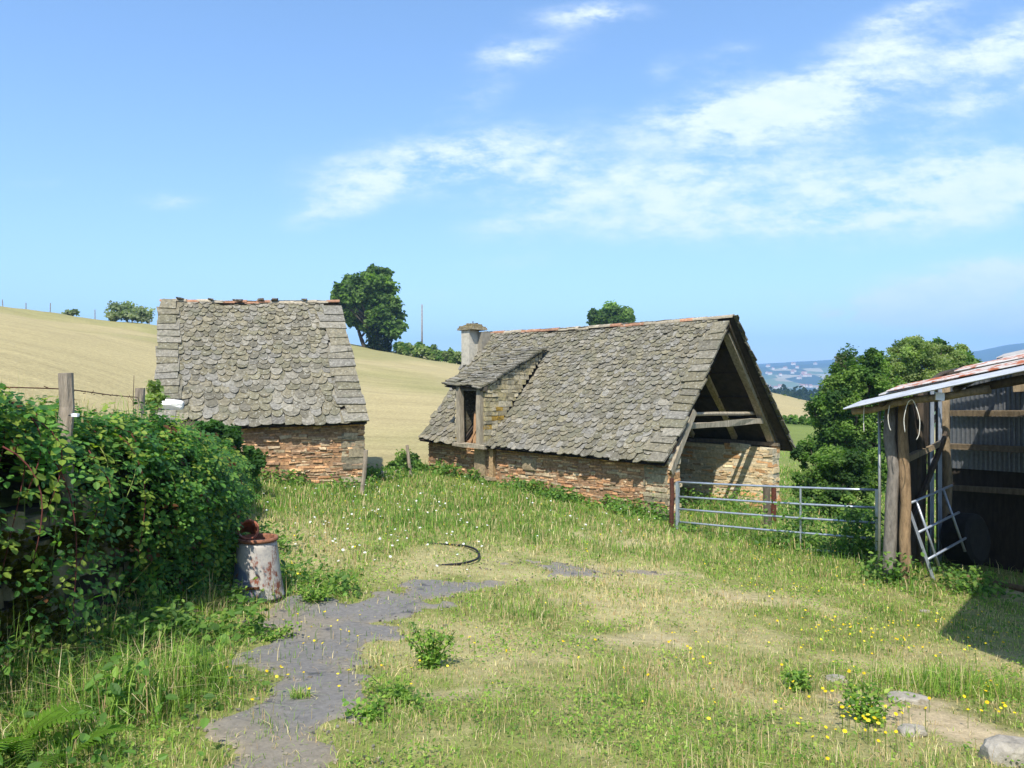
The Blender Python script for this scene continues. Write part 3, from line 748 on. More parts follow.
pole('beam', Hp(.02, .28, Hz(.02, .28) - .10), Hp(1.9, .24, Hz(1.9, .24) - .17), .05, .06, WDL)
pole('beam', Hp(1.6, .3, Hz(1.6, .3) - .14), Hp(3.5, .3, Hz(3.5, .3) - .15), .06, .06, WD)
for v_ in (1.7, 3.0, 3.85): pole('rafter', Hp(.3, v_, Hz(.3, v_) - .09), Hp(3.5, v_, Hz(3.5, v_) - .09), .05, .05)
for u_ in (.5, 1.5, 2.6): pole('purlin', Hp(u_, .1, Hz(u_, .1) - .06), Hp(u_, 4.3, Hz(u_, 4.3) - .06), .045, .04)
# back wall of iron sheet, slatted left side
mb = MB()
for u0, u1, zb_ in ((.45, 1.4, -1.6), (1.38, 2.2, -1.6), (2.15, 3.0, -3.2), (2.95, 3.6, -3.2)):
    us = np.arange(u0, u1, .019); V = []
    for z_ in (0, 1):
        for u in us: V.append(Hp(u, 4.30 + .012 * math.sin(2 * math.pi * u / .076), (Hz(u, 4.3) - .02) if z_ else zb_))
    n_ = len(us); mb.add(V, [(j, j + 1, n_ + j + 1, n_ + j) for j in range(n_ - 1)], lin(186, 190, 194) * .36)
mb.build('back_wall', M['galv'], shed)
mb = MB()
for u0, u1 in ((.55, 3.6),):
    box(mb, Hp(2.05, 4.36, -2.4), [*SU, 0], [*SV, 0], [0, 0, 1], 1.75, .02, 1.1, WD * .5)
for zz in (-.55, -1.18, -1.95): beam(mb, Hp(.45, 4.18, zz), Hp(3.6, 4.18, zz + .05), .08, .10, WDL * .55, jit=.006, nseg=3)
box(mb, Hp(1.62, 4.1, .12), [*SU, 0], [*SV, 0], [0, 0, 1], .12, .06, .24, WDL * 1.15, jit=.02)
mb.build('wall_rail', M['wood'], shed)
for k, v_ in enumerate(np.arange(.95, 3.75, .27)):
    mb = MB(); zb_ = -3.5
    if k in (7, 9):
        us = np.arange(v_, v_ + .25, .019); V = []
        for z_ in (0, 1):
            for u in us: V.append(Hp(.48 + .012 * math.sin(2 * math.pi * u / .076), u, -.05 if z_ else -3.3))
        mb.add(V, [(j, j + 1, len(us) + j + 1, len(us) + j) for j in range(len(us) - 1)], lin(180, 190, 204) * .6)
        mb.build('side_sheet', M['sheet'], shed)
    else:
        beam(mb, Hp(.42, v_, zb_), Hp(.44 + rng.normal(0, .03), v_ + rng.normal(0, .05), Hz(.4, v_) - rng.uniform(.02, .2)), .285, .03, WD * rng.uniform(.4, .7), nseg=3, jit=.008, up=(SU[0], SU[1], 0))
        mb.build('side_board', M['wood'], shed)
mb = MB(); beam(mb, Hp(.5, .8, -1.25), Hp(.5, 3.8, -1.05), .07, .1, WDL, nseg=3, jit=.008); mb.build('side_rail', M['wood'], shed)
mb = MB(); beam(mb, Hp(.5, 1.2, -2.5), Hp(.55, 3.6, -.9), .06, .09, WD, nseg=3, jit=.008); mb.build('brace', M['wood'], shed)
mb = MB(); box(mb, Hp(1.28, .2, Hz(1.28, .2) - .13), [*SU, 0], [*SV, 0], [0, 0, 1], .06, .05, .045, lin(238, 238, 240), jit=.012); mb.build('plastic_wrap', M['white'], shed)
# thin pipe beside the logs
mb = MB(); tube(mb, [(5.735, 12.2, -3.3), (5.75, 12.2, -1.8), (5.755, 12.22, -.40)], .022, 7, lin(188, 190, 182) * .6); mb.build('corner_pipe', M['galv'], shed, True)
# twine hanging from the roof edge
def twine(pts, label):
    mb = MB(); tube(mb, smoothpath(pts, 5), .006, 5, lin(226, 222, 210)); o = mb.build('baler_twine', M['white'], None, True); tag(o, label, 'twine')
za = Hz(.55, .2) - .1
twine([Hp(.60, .16, za), Hp(.58, .13, za - .18), Hp(.60, .14, za - .33), Hp(.62, .15, za - .38)], 'short single strand of white twine hanging left of the loop under the shed roof')
twine([Hp(.82, .14, za - .40), Hp(.80, .13, za - .2), Hp(.86, .13, za + .06), Hp(.93, .12, za + .10), Hp(.98, .12, za - .02), Hp(1.03, .12, za - .2), Hp(1.02, .12, za - .42), Hp(.98, .12, za - .50)], 'looped white twine hanging under the edge of the shed roof')
twine([Hp(.22, .2, za - .02), Hp(.215, .18, za - .2), Hp(.225, .18, za - .42)], 'white twine end tied near the top of the shed corner logs')

# hurdle leaning into the shed
hur = empty('metal_hurdle', Hp(.9, .75, -3.1), 'short length of galvanised hurdle leaning crookedly into the open shed beside the corner logs', 'hurdle')
h0 = np.array([6.56, 12.15, -3.05]); h1 = np.array([6.17, 12.2, -1.86]); hx = nrm(np.array([.74, .66, .07]))
hd = h1 - h0
mb = MB(); beam(mb, h0, h1, .065, .045, steel * .95, nseg=1); mb.build('upright', M['galv'], hur)
for f, l in ((1.0, 1.9), (.62, 1.8), (.26, 1.7)):
    q = h0 + hd * f * .98
    if f == 0: q = q + hx * .3
    mb = MB(); tube(mb, [q, q + hx * l], .021, 7, steel); mb.build('bar', M['galv'], hur, True)
for l in (.36, 1.5): mb = MB(); tube(mb, [h0 + hd * .98 + hx * l, h0 + hd * .1 + hx * l], .021, 7, steel); mb.build('upright', M['galv'], hur, True)

# round bale in the dark of the shed
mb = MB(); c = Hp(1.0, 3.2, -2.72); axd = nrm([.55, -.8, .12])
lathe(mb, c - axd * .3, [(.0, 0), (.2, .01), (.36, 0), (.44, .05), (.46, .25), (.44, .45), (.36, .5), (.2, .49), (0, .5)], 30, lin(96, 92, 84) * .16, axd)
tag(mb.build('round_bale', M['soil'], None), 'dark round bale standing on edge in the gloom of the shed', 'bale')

# the farm building on the right whose roof throws its shade over the yard corner
mb = MB(); fb = empty('farm_building', (8, 3, -2.4), 'stone farm building standing right of the photographer beside the yard', 'farm building')
KC = np.array([4.45, 5.60]); e1 = np.array([.62, .78]); zE = 1.6
fpts = [KC + [.5, -.1] + e1 * .2, KC + e1 * 4.2 + [.5, -.3], KC + e1 * 4.2 + [6, -4], np.array([9, -4]), np.array([5.3, -4])]
V = [(p_[0], p_[1], -4) for p_ in fpts] + [(p_[0], p_[1], zE - .05) for p_ in fpts]
mb.add(V, [(0, 1, 2, 3, 4), (9, 8, 7, 6, 5)] + [(i, 5 + i, 5 + (i + 1) % 5, (i + 1) % 5) for i in range(5)], lin(190, 165, 130) * .6)
mb.build('wall', M['mortar'], fb)
mb = MB(); rp = [KC, KC + e1 * 4.6, KC + e1 * 4.6 + [6, -4.3], np.array([9, -4.5]), np.array([4.85, -4.5])]
V = [(p_[0], p_[1], zE) for p_ in rp] + [(p_[0], p_[1], zE + .12) for p_ in rp] + [(8.2, 2.6, 4.2)]
mb.add(V, [(4, 3, 2, 1, 0)] + [(i, (i + 1) % 5, 5 + (i + 1) % 5, 5 + i) for i in range(5)] + [(5 + i, 5 + (i + 1) % 5, 10) for i in range(5)], lin(150, 147, 134) * .7)
mb.build('roof', M['tile'], fb)

# ------------------------------------------------------------------ drum, pot, hose, stones
B0 = ground_hit(255, 603); B0 = B0 + [-.06, .26, .0]
drum = empty('metal_drum', B0, 'rusty white steel drum with painted hedge shade and open rust rim by the brambles', 'drum')
def drum_mat():
    m, nt, N, L = newmat('drum_paint_shade')
    out = N.new('ShaderNodeOutputMaterial'); bs = N.new('ShaderNodeBsdfPrincipled'); bs.inputs['Roughness'].default_value = .6
    tc = N.new('ShaderNodeTexCoord'); pos = tc.outputs['Object']; sp = N.new('ShaderNodeSeparateXYZ'); L.new(pos, sp.inputs[0])
    mpd = N.new('ShaderNodeMapping'); L.new(pos, mpd.inputs[0]); mpd.inputs['Scale'].default_value = (1, 1, .42)
    n1 = noise(nt, 4.5, 7, .72, mpd.outputs[0]); n2 = noise(nt, 13., 7, .75, pos)
    wear = math_n(nt, 'ADD', n1, math_n(nt, 'MULTIPLY', n2, .35))
    white = mixc(nt, ramp(nt, n2, .4, .65), lin(196, 188, 176) * .85, lin(164, 160, 156) * .85)
    blue = mixc(nt, ramp(nt, n2, .58, .66), lin(112, 124, 146) * .7, lin(200, 200, 200))  # dappled shade of the hedge painted as blue grey with pale specks
    fz = math_n(nt, 'ADD', math_n(nt, 'MULTIPLY', sp.outputs[2], 1.1), math_n(nt, 'MULTIPLY', sp.outputs[0], 1.4))  # diagonal edge of the painted shade, low on the left
    c = mixc(nt, ramp(nt, math_n(nt, 'ADD', fz, math_n(nt, 'MULTIPLY', n1, .4)), .42, .50), blue, white)
    c = mixc(nt, ramp(nt, wear, .71, .80), c, mixc(nt, n2, lin(110, 60, 40) * .6, lin(165, 92, 62) * .8))
    c = mixc(nt, ramp(nt, math_n(nt, 'ADD', sp.outputs[2], math_n(nt, 'MULTIPLY', n2, .12)), .67, .70), c, lin(158, 88, 60) * .7)
    L.new(c, bs.inputs['Base Color']); L.new(bs.outputs[0], out.inputs[0])
    return m
mb = MB(); Rb, Rt, H = .29, .205, .66
prof = [(Rb + .004, 0), (Rb + .006, .012), (Rb, .02), (Rb - .012, .1), (.262, .2), (.247, .3), (.232, .45), (.215, .57), (Rt, H - .03), (Rt - .012, H - .03), (.22, .5), (.25, .2), (.26, .02), (0, .02)]
lathe(mb, B0, prof, 40, (1, 1, 1)); mb.build('drum_body', drum_mat(), drum, True)
mb = MB(); lathe(mb, B0 + [0, 0, H - .035], [(Rt + .002, 0), (Rt + .02, .004), (Rt + .024, .02), (Rt + .018, .04), (Rt - .006, .042), (Rt - .016, .03), (Rt - .016, -.02)], 40, lin(160, 108, 82) * .7); mb.build('rim', M['rust'], drum, True)
mb = MB(); lathe(mb, B0 + [0, 0, -.005], [(Rb + .002, 0), (Rb + .014, .004), (Rb + .014, .02), (Rb + .002, .024)], 40, lin(70, 66, 64) * .6); mb.build('rim', M['rust'], drum, True)
mb = MB(); sx = .145
beam(mb, B0 + [sx, -.215, .12], B0 + [sx - .02, -.155, .56], .014, .02, lin(210, 205, 198) * .8); mb.build('seam_strip', M['rust'], drum)
mb = MB(); box(mb, B0 + [.03, -.268, .16], [1, .15, 0], [-.15, 1, .1], [0, -.1, 1], .075, .012, .012, lin(130, 80, 58) * .6); mb.build('handle', M['rust'], drum)
# clay pipe behind
q = np.array([-2.96, 8.75, -1.64]); axd = nrm([.35, -.8, .45])
mb = MB(); lathe(mb, q - axd * .3, [(.085, 0), (.088, .2), (.098, .26), (.118, .27), (.118, .34), (.10, .34), (.092, .27), (.08, .2), (.075, 0)], 26, lin(176, 108, 84) * .8, axd)
tag(mb.build('clay_pipe', M['terracotta'], None, True), 'broken terracotta pipe with a flared mouth sticking out of the brambles above the drum', 'pipe')
# black water hose
def onground(px, py, dz=.02): q = ground_hit(px, py); return q + [0, 0, dz]
hp = [onground(*a, .035) for a in ((405, 541), (425, 543), (445, 545), (462, 547), (475, 552), (480, 558), (478, 563), (465, 566), (440, 565), (425, 566))]
mb = MB(); hq = smoothpath(hp); hq[:, 2] = gz(hq[:, 0], hq[:, 1]) + .012 + .05 * np.exp(-((hq[:, 0] + .35) / .45) ** 2); hq[:, 2] -= .07 * np.exp(-np.minimum(np.arange(len(hq)), np.arange(len(hq))[::-1]) / 5.); tube(mb, hq, .017, 8, (.012, .012, .013))
tag(mb.build('water_hose', M['rubber'], None, True), 'black plastic water hose looped in the grass between the drum and the barn', 'hose')
def rock(px, py, r, label, col=lin(196, 188, 172) * .6, flat=.45, yaw=0.):
    q = ground_hit(px, py)
    import bmesh
    bm = bmesh.new(); bmesh.ops.create_icosphere(bm, subdivisions=3, radius=1)
    V = np.array([v.co[:] for v in bm.verts]); Fc = [tuple(v.index for v in f.verts) for f in bm.faces]; bm.free()
    s = rng.normal(0, 5, 2)
    n_ = .72 + .56 * fbm(V[:, 0] * 1.6 + s[0] + V[:, 2], V[:, 1] * 1.6 + s[1] + V[:, 2] * .7, 4)
    V = np.clip(V * n_[:, None], -.82, .82) * [r, r * .65, r * flat]
    c, s_ = math.cos(yaw), math.sin(yaw); V = V @ np.array([[c, s_, 0], [-s_, c, 0], [0, 0, 1]])
    mb = MB(); mb.add(V + q + [0, 0, r * flat * .35], Fc, col)
    o = mb.build('loose_stone', M['rock']); tag(o, label, 'stone', 'loose pale stones in the yard grass'); return o
rock(908, 702, .17, 'flat pale stone at the top edge of the bare patch bottom right', flat=.28, yaw=-.2)
rock(912, 735, .10, 'small white stone beside the left edge of the bare patch', flat=.5)
rock(1010, 762, .19, 'large rounded pale stone in the bottom right corner', flat=.6)
rock(836, 681, .10, 'pale stone lying alone in the grass left of the bare patch', flat=.35)
rock(902, 684, .12, 'flat brownish stone just above the bare patch', lin(176, 160, 132) * .75, flat=.3)
rock(925, 612, .08, 'small flat stone in the grass below the shed posts', flat=.3)
rock(988, 545, .0 + .10, 'small brown stone at the edge of the shed floor', lin(150, 128, 96) * .6, flat=.4)
mb = MB(); a_, b_ = ground_hit(952, 577), ground_hit(1024, 592); pole_pts = [a_ + (b_ - a_) * t + [0, 0, .04] for t in np.linspace(0, 1.2, 6)]
tube(mb, pole_pts, .055, 8, lin(140, 118, 86) * .5, jit=.06); tag(mb.build('timber_sill', M['bark'], None, True), 'half buried weathered log lying on the ground in front of the shed', 'log')

# ------------------------------------------------------------------ path of old tarmac
poly_px = [(190, 766), (228, 700), (240, 650), (255, 612), (285, 602), (330, 597), (380, 588), (430, 578), (480, 569), (520, 562), (560, 563), (600, 566), (655, 572), (640, 576), (590, 575), (545, 580), (505, 590), (470, 602), (430, 622), (400, 645), (375, 668), (352, 700), (348, 735), (330, 766)]
PP = np.array([ground_hit(*a)[:2] for a in poly_px])
PP = np.vstack([[[-1.75, 3.2]], PP, [[-1.0, 3.2]]])
def poly_sd(x, y, P):
    """signed distance, negative inside"""
    d = np.full(x.shape, 1e9); ins = np.zeros(x.shape, bool); n = len(P)
    for i in range(n):
        a, b = P[i], P[(i + 1) % n]; e = b - a; wx_, wy_ = x - a[0], y - a[1]
        t = np.clip((wx_ * e[0] + wy_ * e[1]) / (e @ e), 0, 1); d = np.minimum(d, np.hypot(wx_ - e[0] * t, wy_ - e[1] * t))
        c = ((a[1] > y) != (b[1] > y)) & (x < (b[0] - a[0]) * (y - a[1]) / (b[1] - a[1] + 1e-12) + a[0]); ins ^= c
    return np.where(ins, -d, d)
def path_f(x, y):
    f = poly_sd(x, y, PP) + (fbm(x * 1.7, y * 1.7, 4) - .5) * 1.1 + .02
    return np.maximum(f, (fbm(x * 1.25 + 23, y * 1.25 + 7, 4) - np.interp(y, [3, 7.2, 8.6, 9.5], [.80, .76, .66, .63])) * 2.2)
cs = .045; xs = np.arange(PP[:, 0].min() - .3, PP[:, 0].max() + .3, cs); ys = np.arange(3.0, PP[:, 1].max() + .3, cs)
XX, YY = np.meshgrid(xs, ys); pf = path_f(XX, YY) + (fbm(XX * 7, YY * 7, 3) - .5) * .16
inside = pf < 0.03
cell = inside[:-1, :-1] & inside[1:, :-1] & inside[:-1, 1:] & inside[1:, 1:]
ZZ = gz(XX, YY) + .014 - .05 * sstep(-.14, .02, pf) + (fbm(XX * 6, YY * 6, 3) - .5) * .006
ii = np.arange(XX.size).reshape(XX.shape)
q4 = np.stack([ii[:-1, :-1][cell], ii[:-1, 1:][cell], ii[1:, 1:][cell], ii[1:, :-1][cell]], -1)
used, inv = np.unique(q4, return_inverse=True)
mb = MB(); mb.v = [np.stack([XX.ravel(), YY.ravel(), ZZ.ravel()], -1)[used]]; mb.f = [inv.reshape(-1, 4)]; mb.n = len(used)
dirt = sstep(.42, .62, fbm(XX * .9 + 5, YY * .9, 4)) * .45 + sstep(-.30, .0, pf) * .45
pc = lin(142, 138, 132) * .70 * (1 - np.clip(dirt, 0, 1)[..., None]) + lin(176, 160, 128) * .7 * np.clip(dirt, 0, 1)[..., None]
mb.c = [pc.reshape(-1, 3)[used]]
M['path'] = mat_col('old_tarmac', .95, 22., .28, spots=((3.0, .60, .70, (.075, .075, .078)),), bump=.45, bscale=70.)
tag(mb.build('path', M['path'], None, True), kind='structure')

# loose grit on the tarmac and its crumbling edge
n = 5200; gx_ = rng.uniform(PP[:, 0].min(), PP[:, 0].max(), n); gy_ = 3.0 + (PP[:, 1].max() - 3.0) * rng.random(n) ** 1.5
f_ = path_f(gx_, gy_); s_ = (f_ < .12) & (rng.random(n) < .25 + .75 * (f_ > -.25)); gx_, gy_ = gx_[s_], gy_[s_]; n = len(gx_)
r_ = rng.gamma(2.0, .0022, n) + .003
V = BOXS[None] * .5 * (1 + rng.normal(0, .22, (n, 8, 3))) * r_[:, None, None] * 2 * [1, .8, .55]
a_ = rng.random(n) * 6.28; ca, sa = np.cos(a_)[:, None], np.sin(a_)[:, None]
V = np.stack([V[..., 0] * ca - V[..., 1] * sa, V[..., 0] * sa + V[..., 1] * ca, V[..., 2]], -1) + np.stack([gx_, gy_, gz(gx_, gy_) + .012], -1)[:, None]
mb = MB(); mb.batch(V, BOXF, pick([lin(150, 144, 132), lin(176, 164, 140), lin(110, 106, 100)], n, .7)); tag(mb.build('gravel', M['rock']), 'loose grit and chips scattered over the old tarmac', 'gravel', kind='stuff')

for k, (px, py, r) in enumerate(((384, 474, .13), (391, 470, .16), (398, 473, .12), (388, 478, .10), (394, 479, .09))):
    o = rock(px, py, r, 'pale rubble stone in the small heap below the bush left of the barn', flat=.6, yaw=k); o['group'] = 'rubble heap left of the barn'
mb = MB(); q = np.array([(134 - 512) / FPX * 9.0, 9.0, .1]); tube(mb, [q - [0, 0, .75], q - [.01, 0, .3], q], [.007, .006, .003], 5, lin(120, 104, 84) * .6); tube(mb, [q - [.005, 0, .32], q + [-.06, 0, -.22]], .003, 4, lin(120, 104, 84) * .6)
tag(mb.build('dead_stalk', M['wood']), 'thin dead stalk standing beside the short fence post in the brambles', 'plant')

# ------------------------------------------------------------------ foliage helpers
LEAF = np.array([[0, 0, 0], [.30, .28, .07], [.26, .68, .05], [0, 1.0, -.04], [-.26, .68, .05], [-.30, .28, .07]])
LEAFP = [(0, 1, 2, 3), (0, 3, 4, 5)]
def frames(d, n):
    """rotation with y along d and z near n"""
    d = nrm(d); x = nrm(np.cross(d, n)); z = np.cross(x, d)
    return np.stack([x, d, z], -1)
def leaves(mb, pos, dirs, nor, size, col, shape=LEAF, polys=LEAFP, wid=1.0):
    R = frames(dirs, nor); S = shape * [wid, 1, 1]
    V = np.einsum('nij,kj->nki', R, S) * np.asarray(size)[:, None, None] + pos[:, None, :]
    mb.batch(V, polys, col)
def rdir(n): return nrm(rng.normal(0, 1, (n, 3)))
DIAM = np.array([[0, 0, 0], [.36, .5, .05], [0, 1, 0], [-.36, .5, .05]]); DIAMP = [(0, 1, 2, 3)]

# ------------------------------------------------------------------ stone bank wall and brambles
mb = MB()
ysw = np.arange(2.6, 9.0, .3)
for i in range(len(ysw) - 1):
    pass
ww = empty('retaining_wall', (-3.4, 6, -2.1), 'mossy dry stone bank wall under the hanging brambles on the left', 'stone wall')
core = MB()
V = []; yk = np.linspace(2.4, 10, 20)
for y in yk:
    x = xwall(y); zb_ = gz(x + .3, y) - .3; zt_ = gz(x - .6, y) - .05
    V += [(x + .02, y, zb_), (x - .06, y, zt_), (x - .5, y, zt_), (x - .5, y, zb_)]
P = [(0, 1, 2, 3), tuple(len(V) - 4 + i for i in (3, 2, 1, 0))]
for k in range(len(yk) - 1):
    for i in range(4): P.append((k * 4 + i, k * 4 + 4 + i, k * 4 + 4 + (i + 1) % 4, k * 4 + (i + 1) % 4))
core.add(V, P, lin(80, 74, 60) * .4); core.build('wall_core', M['soil'], ww)
mb = MB()
for k in range(3):
    ya, yb = 2.4 + k * 2.3, 2.4 + (k + 1) * 2.3
    stones(mb, (xwall(ya), ya), (xwall(yb), yb), (1, 0), lambda u: gz(-3.1, ya + u) - .2, lambda u: gz(-4.2, ya + u) - .05, PAL_GREY, ch=(.09, .2), ln=(.14, .36), k=.62, prot=.035)
mb.build('wall_stones', M['moss'], ww)

def crestz(y): return np.interp(y, [2, 4, 6, 9, 12, 14, 16, 17.2, 18], [-.20, -.20, -.30, -.58, -.92, -1.2, -1.6, -2.1, -2.6])
PRO = np.array([[.14, .0], [.24, .12], [.30, .36], [.31, .6], [.22, .82], [-.03, .97], [-.45, 1.02], [-1.0, .97], [-1.7, .86]])
def hedge_pt(y, f, off=0.0):
    """f 0..1 along the cross-section, off outwards"""
    t = np.linspace(0, 1, len(PRO)); o = np.interp(f, t, PRO[:, 0]); h = np.interp(f, t, PRO[:, 1])
    o2 = np.interp(f + .02, t, PRO[:, 0]); h2 = np.interp(f + .02, t, PRO[:, 1])
    x0 = xwall(y); zb_ = gz(x0 + .35, y); Hh = np.maximum(crestz(y) + (fbm(y * .9 + 3, y * 0 + 1.5, 3) - .5) * .34 - zb_, .2)
    to, tz = o2 - o, (h2 - h) * Hh; l = np.hypot(to, tz) + 1e-9
    no, nz = tz / l, -to / l
    lump = (fbm(y * 1.1 + f * 2.2, f * 5.0 + 3, 3) - .5) * .62 * np.minimum(Hh, 1) + off
    sc = np.interp(y, [2, 15.5, 17.8], [1, 1, .6])
    fieldz = gz(x0 + np.minimum(o, -1.0) * 1.0, y)
    z = zb_ + h * Hh
    return np.stack([x0 + o * sc + no * lump, y, z + nz * lump], -1), np.stack([no, np.zeros_like(no) - .15, nz], -1)
hedge = empty('bramble_hedge', (-3.6, 9, -2.2), 'long overgrown bramble hedge tumbling over the bank wall on the left', 'hedge')
ny, nf = 90, 26
Yg, Fg = np.meshgrid(np.linspace(2.2, 17.9, ny), np.linspace(.18, 1, nf))
Pi, _ = hedge_pt(Yg.ravel(), Fg.ravel(), -.22)
mb = MB(); mb.add(Pi, [(j * ny + i, j * ny + i + 1, (j + 1) * ny + i + 1, (j + 1) * ny + i) for j in range(nf - 1) for i in range(ny - 1) if not (Yg[j, i] < 6.6 and Fg[j, i] < .62)], (.012, .014, .006))  # near-black sheet: shade inside the hedge put into its colour
mb.build('dark_fill', M['soil'], hedge)
NL = 46000
y = 2.3 + 15.5 * rng.random(NL * 2) ** 1.1; f = rng.random(NL * 2) ** .85
dens = sstep(.30, .62, fbm(y * 1.6, f * 7 + 20, 3) + .12) * .85 + .15
dens = dens * np.where((y < 6.9), .08 + .92 * sstep(.5, .72, f + (fbm(y * 2, f * 4, 2) - .5) * .3), 1)
keep = rng.random(NL * 2) < dens; y, f = y[keep][:NL], f[keep][:NL]; n = len(y)
Pp, Nn = hedge_pt(y, f, 0); Pp = Pp + Nn * rng.normal(-.02, .075, (n, 1)) + rng.normal(0, .02, (n, 3))
size = np.clip(rng.normal(.054, .014, n), .026, .09) * np.interp(y, [3, 9, 16], [1, 1.0, 1.15])
upv = nrm(Nn * .7 + np.array([0, -.1, .75]) + rng.normal(0, .38, (n, 3)))
pal = np.array([lin(70, 112, 44), lin(86, 130, 52), lin(54, 92, 40), lin(108, 146, 64), lin(62, 102, 52)]) * 1.05
c0 = pal[rng.integers(0, 5, n)] * np.clip(1 + rng.normal(0, .14, (n, 1)), .6, 1.5)
br = rng.random(n) < .035; c0[br] = lin(128, 84, 48) * .6
yl = rng.random(n) < .16; c0[yl] = lin(150, 170, 70) * .85
mb = MB()
d0 = nrm(np.cross(upv, rdir(n)))
for k, a in enumerate((0, 1.9, -1.9)):
    d = nrm(d0 * math.cos(a) + np.cross(upv, d0) * math.sin(a) - upv * .12)
    leaves(mb, Pp + d * .012, d, nrm(upv + rng.normal(0, .14, (n, 3))), size * (1.0 if k == 0 else .88), c0 * (1 + rng.normal(0, .05, (n, 1))), wid=1.1)
mb.build('bramble_leaves', M['leaf'], hedge)
# hanging canes with their own leaves
cm, lm = MB(), MB()
for k in range(95):
    y = rng.uniform(3.6, 12.5) if k > 32 else rng.uniform(3.8, 7.0)
    f0 = rng.uniform(.5, .8); p0, n0 = hedge_pt(np.array([y]), np.array([f0]), .02); p0 = p0[0]
    L_ = rng.uniform(.5, 1.35) if k < 33 else rng.uniform(.25, .7)
    m_ = 9; t = np.linspace(0, 1, m_); sw = rng.normal(0, .22); out_ = rng.uniform(.08, .26)
    pts = np.stack([p0[0] + out_ * np.sin(t * 2.2) , p0[1] - sw * t + .05 * np.sin(t * 5), p0[2] - L_ * t ** 1.25 + .06 * t], -1)
    gzz = gz(pts[:, 0], pts[:, 1]) + .05; pts[:, 2] = np.maximum(pts[:, 2], gzz)
    red = rng.random() < .55
    tube(cm, pts, np.linspace(.0055, .003, m_), 5, lin(128, 70, 62) * .6 if red else lin(150, 160, 84) * .7)
    q = rng.integers(5, 10); tt = np.linspace(.12, 1, q); bp = np.stack([np.interp(tt, t, pts[:, i]) for i in range(3)], -1)
    u = nrm(np.stack([np.full(q, .55), np.full(q, -.35), np.full(q, .75)], -1) + rng.normal(0, .3, (q, 3)))
    sd = rng.choice([-1, 1], q)[:, None] * nrm(np.stack([np.full(q, .5), np.full(q, -.8), np.zeros(q)], -1)) * .06
    d0 = nrm(np.cross(u, rdir(q))); cc = pal[rng.integers(0, 5, q)] * 1.15 if rng.random() < .7 else np.repeat((lin(150, 176, 70) * .7)[None], q, 0)
    for a in (0, 1.5, -1.5, 2.7):
        d = nrm(d0 * math.cos(a) + np.cross(u, d0) * math.sin(a)); leaves(lm, bp + sd + d * .01, d, nrm(u + rng.normal(0, .12, (q, 3))), rng.normal(.062, .012, q), cc)
cm.build('bramble_canes', M['wood'], hedge, True)['kind'] = 'stuff'; lm.build('cane_leaves', M['leaf'], hedge)
# bank moss cushions where the stone shows
mb = MB(); n = 9000
y = rng.uniform(3.4, 7.2, n); h = rng.random(n) ** .8; sel = fbm(y * 1.4 + 2, h * 2.5, 3) > .47; y, h = y[sel], h[sel]; n = len(y)
x = xwall(y) + .03 + rng.normal(0, .02, n); z = gz(-3.0, y) + h * 1.05
leaves(mb, np.stack([x, y, z], -1), nrm(np.stack([np.full(n, .9), rng.normal(0, .5, n), rng.normal(.3, .4, n)], -1)), rdir(n), rng.uniform(.03, .06, n), pick([lin(104, 100, 36), lin(84, 88, 34), lin(120, 112, 48)], n, .6), wid=1.2)
mb.build('moss', M['leaf'], ww)

# ------------------------------------------------------------------ fence by the hedge
def hedgepost(px, pyt, pyb, Y, r, label, lean=0.):
    x = (px - 512) / FPX * Y; zt_ = (384 - pyt) / FPX * Y
    return post('fence_post', (x - lean, Y, max(gz(x, Y), gz(x - .6, Y)) - .1), (x, Y, zt_), r, lin(160, 146, 128) * .85, M['wood'], label, 'fence post', 'posts of the old field fences', 10), np.array([x, Y, zt_])
_, pA = hedgepost(66, 373, 432, 6.2, .058, 'thick weathered grey fence post standing in the brambles on the left', -.02)
_, pB = hedgepost(140, 388, 420, 9.3, .058, 'short weathered fence post in the brambles left of the outbuilding roof')
_, pC = hedgepost(366, 450, 490, 18.3, .05, 'leaning pale wooden stake at the right corner of the outbuilding', .1)
_, pD = hedgepost(407, 445, 475, 21.2, .045, 'thin pale wooden stake in front of the bush left of the barn', -.12)
wm = MB(); w0 = np.array([-5.6, 4.9, .02]); wp = [w0, pA + [.0, -.062, -.12], (pA + pB) / 2 + [0, 0, -.13], pB + [0, -.06, -.11]]
wq = smoothpath(wp, 10); tube(wm, wq, .005, 5, lin(120, 80, 62) * .5)
for i in range(2, len(wq) - 1, 2):
    for s in range(2): tube(wm, [wq[i] - rdir(1)[0] * .02, wq[i] + rdir(1)[0] * .02], .003, 4, lin(120, 80, 62) * .5)
tag(wm.build('barbed_wire', M['rust']), 'rusty barbed wire strung between the two posts above the brambles', 'wire')
mb = MB(); box(mb, pA + [.10, -.05, -.335], [1, 0, 0], [0, 1, 0], [0, 0, 1], .022, .018, .014, lin(235, 235, 235), jit=.003); tube(mb, [pA + [.05, -.05, -.335], pA + [.09, -.05, -.335]], .006, 6, (.03, .03, .03))
tag(mb.build('fence_insulator', M['white']), 'white insulator screwed to the thick fence post', 'insulator')

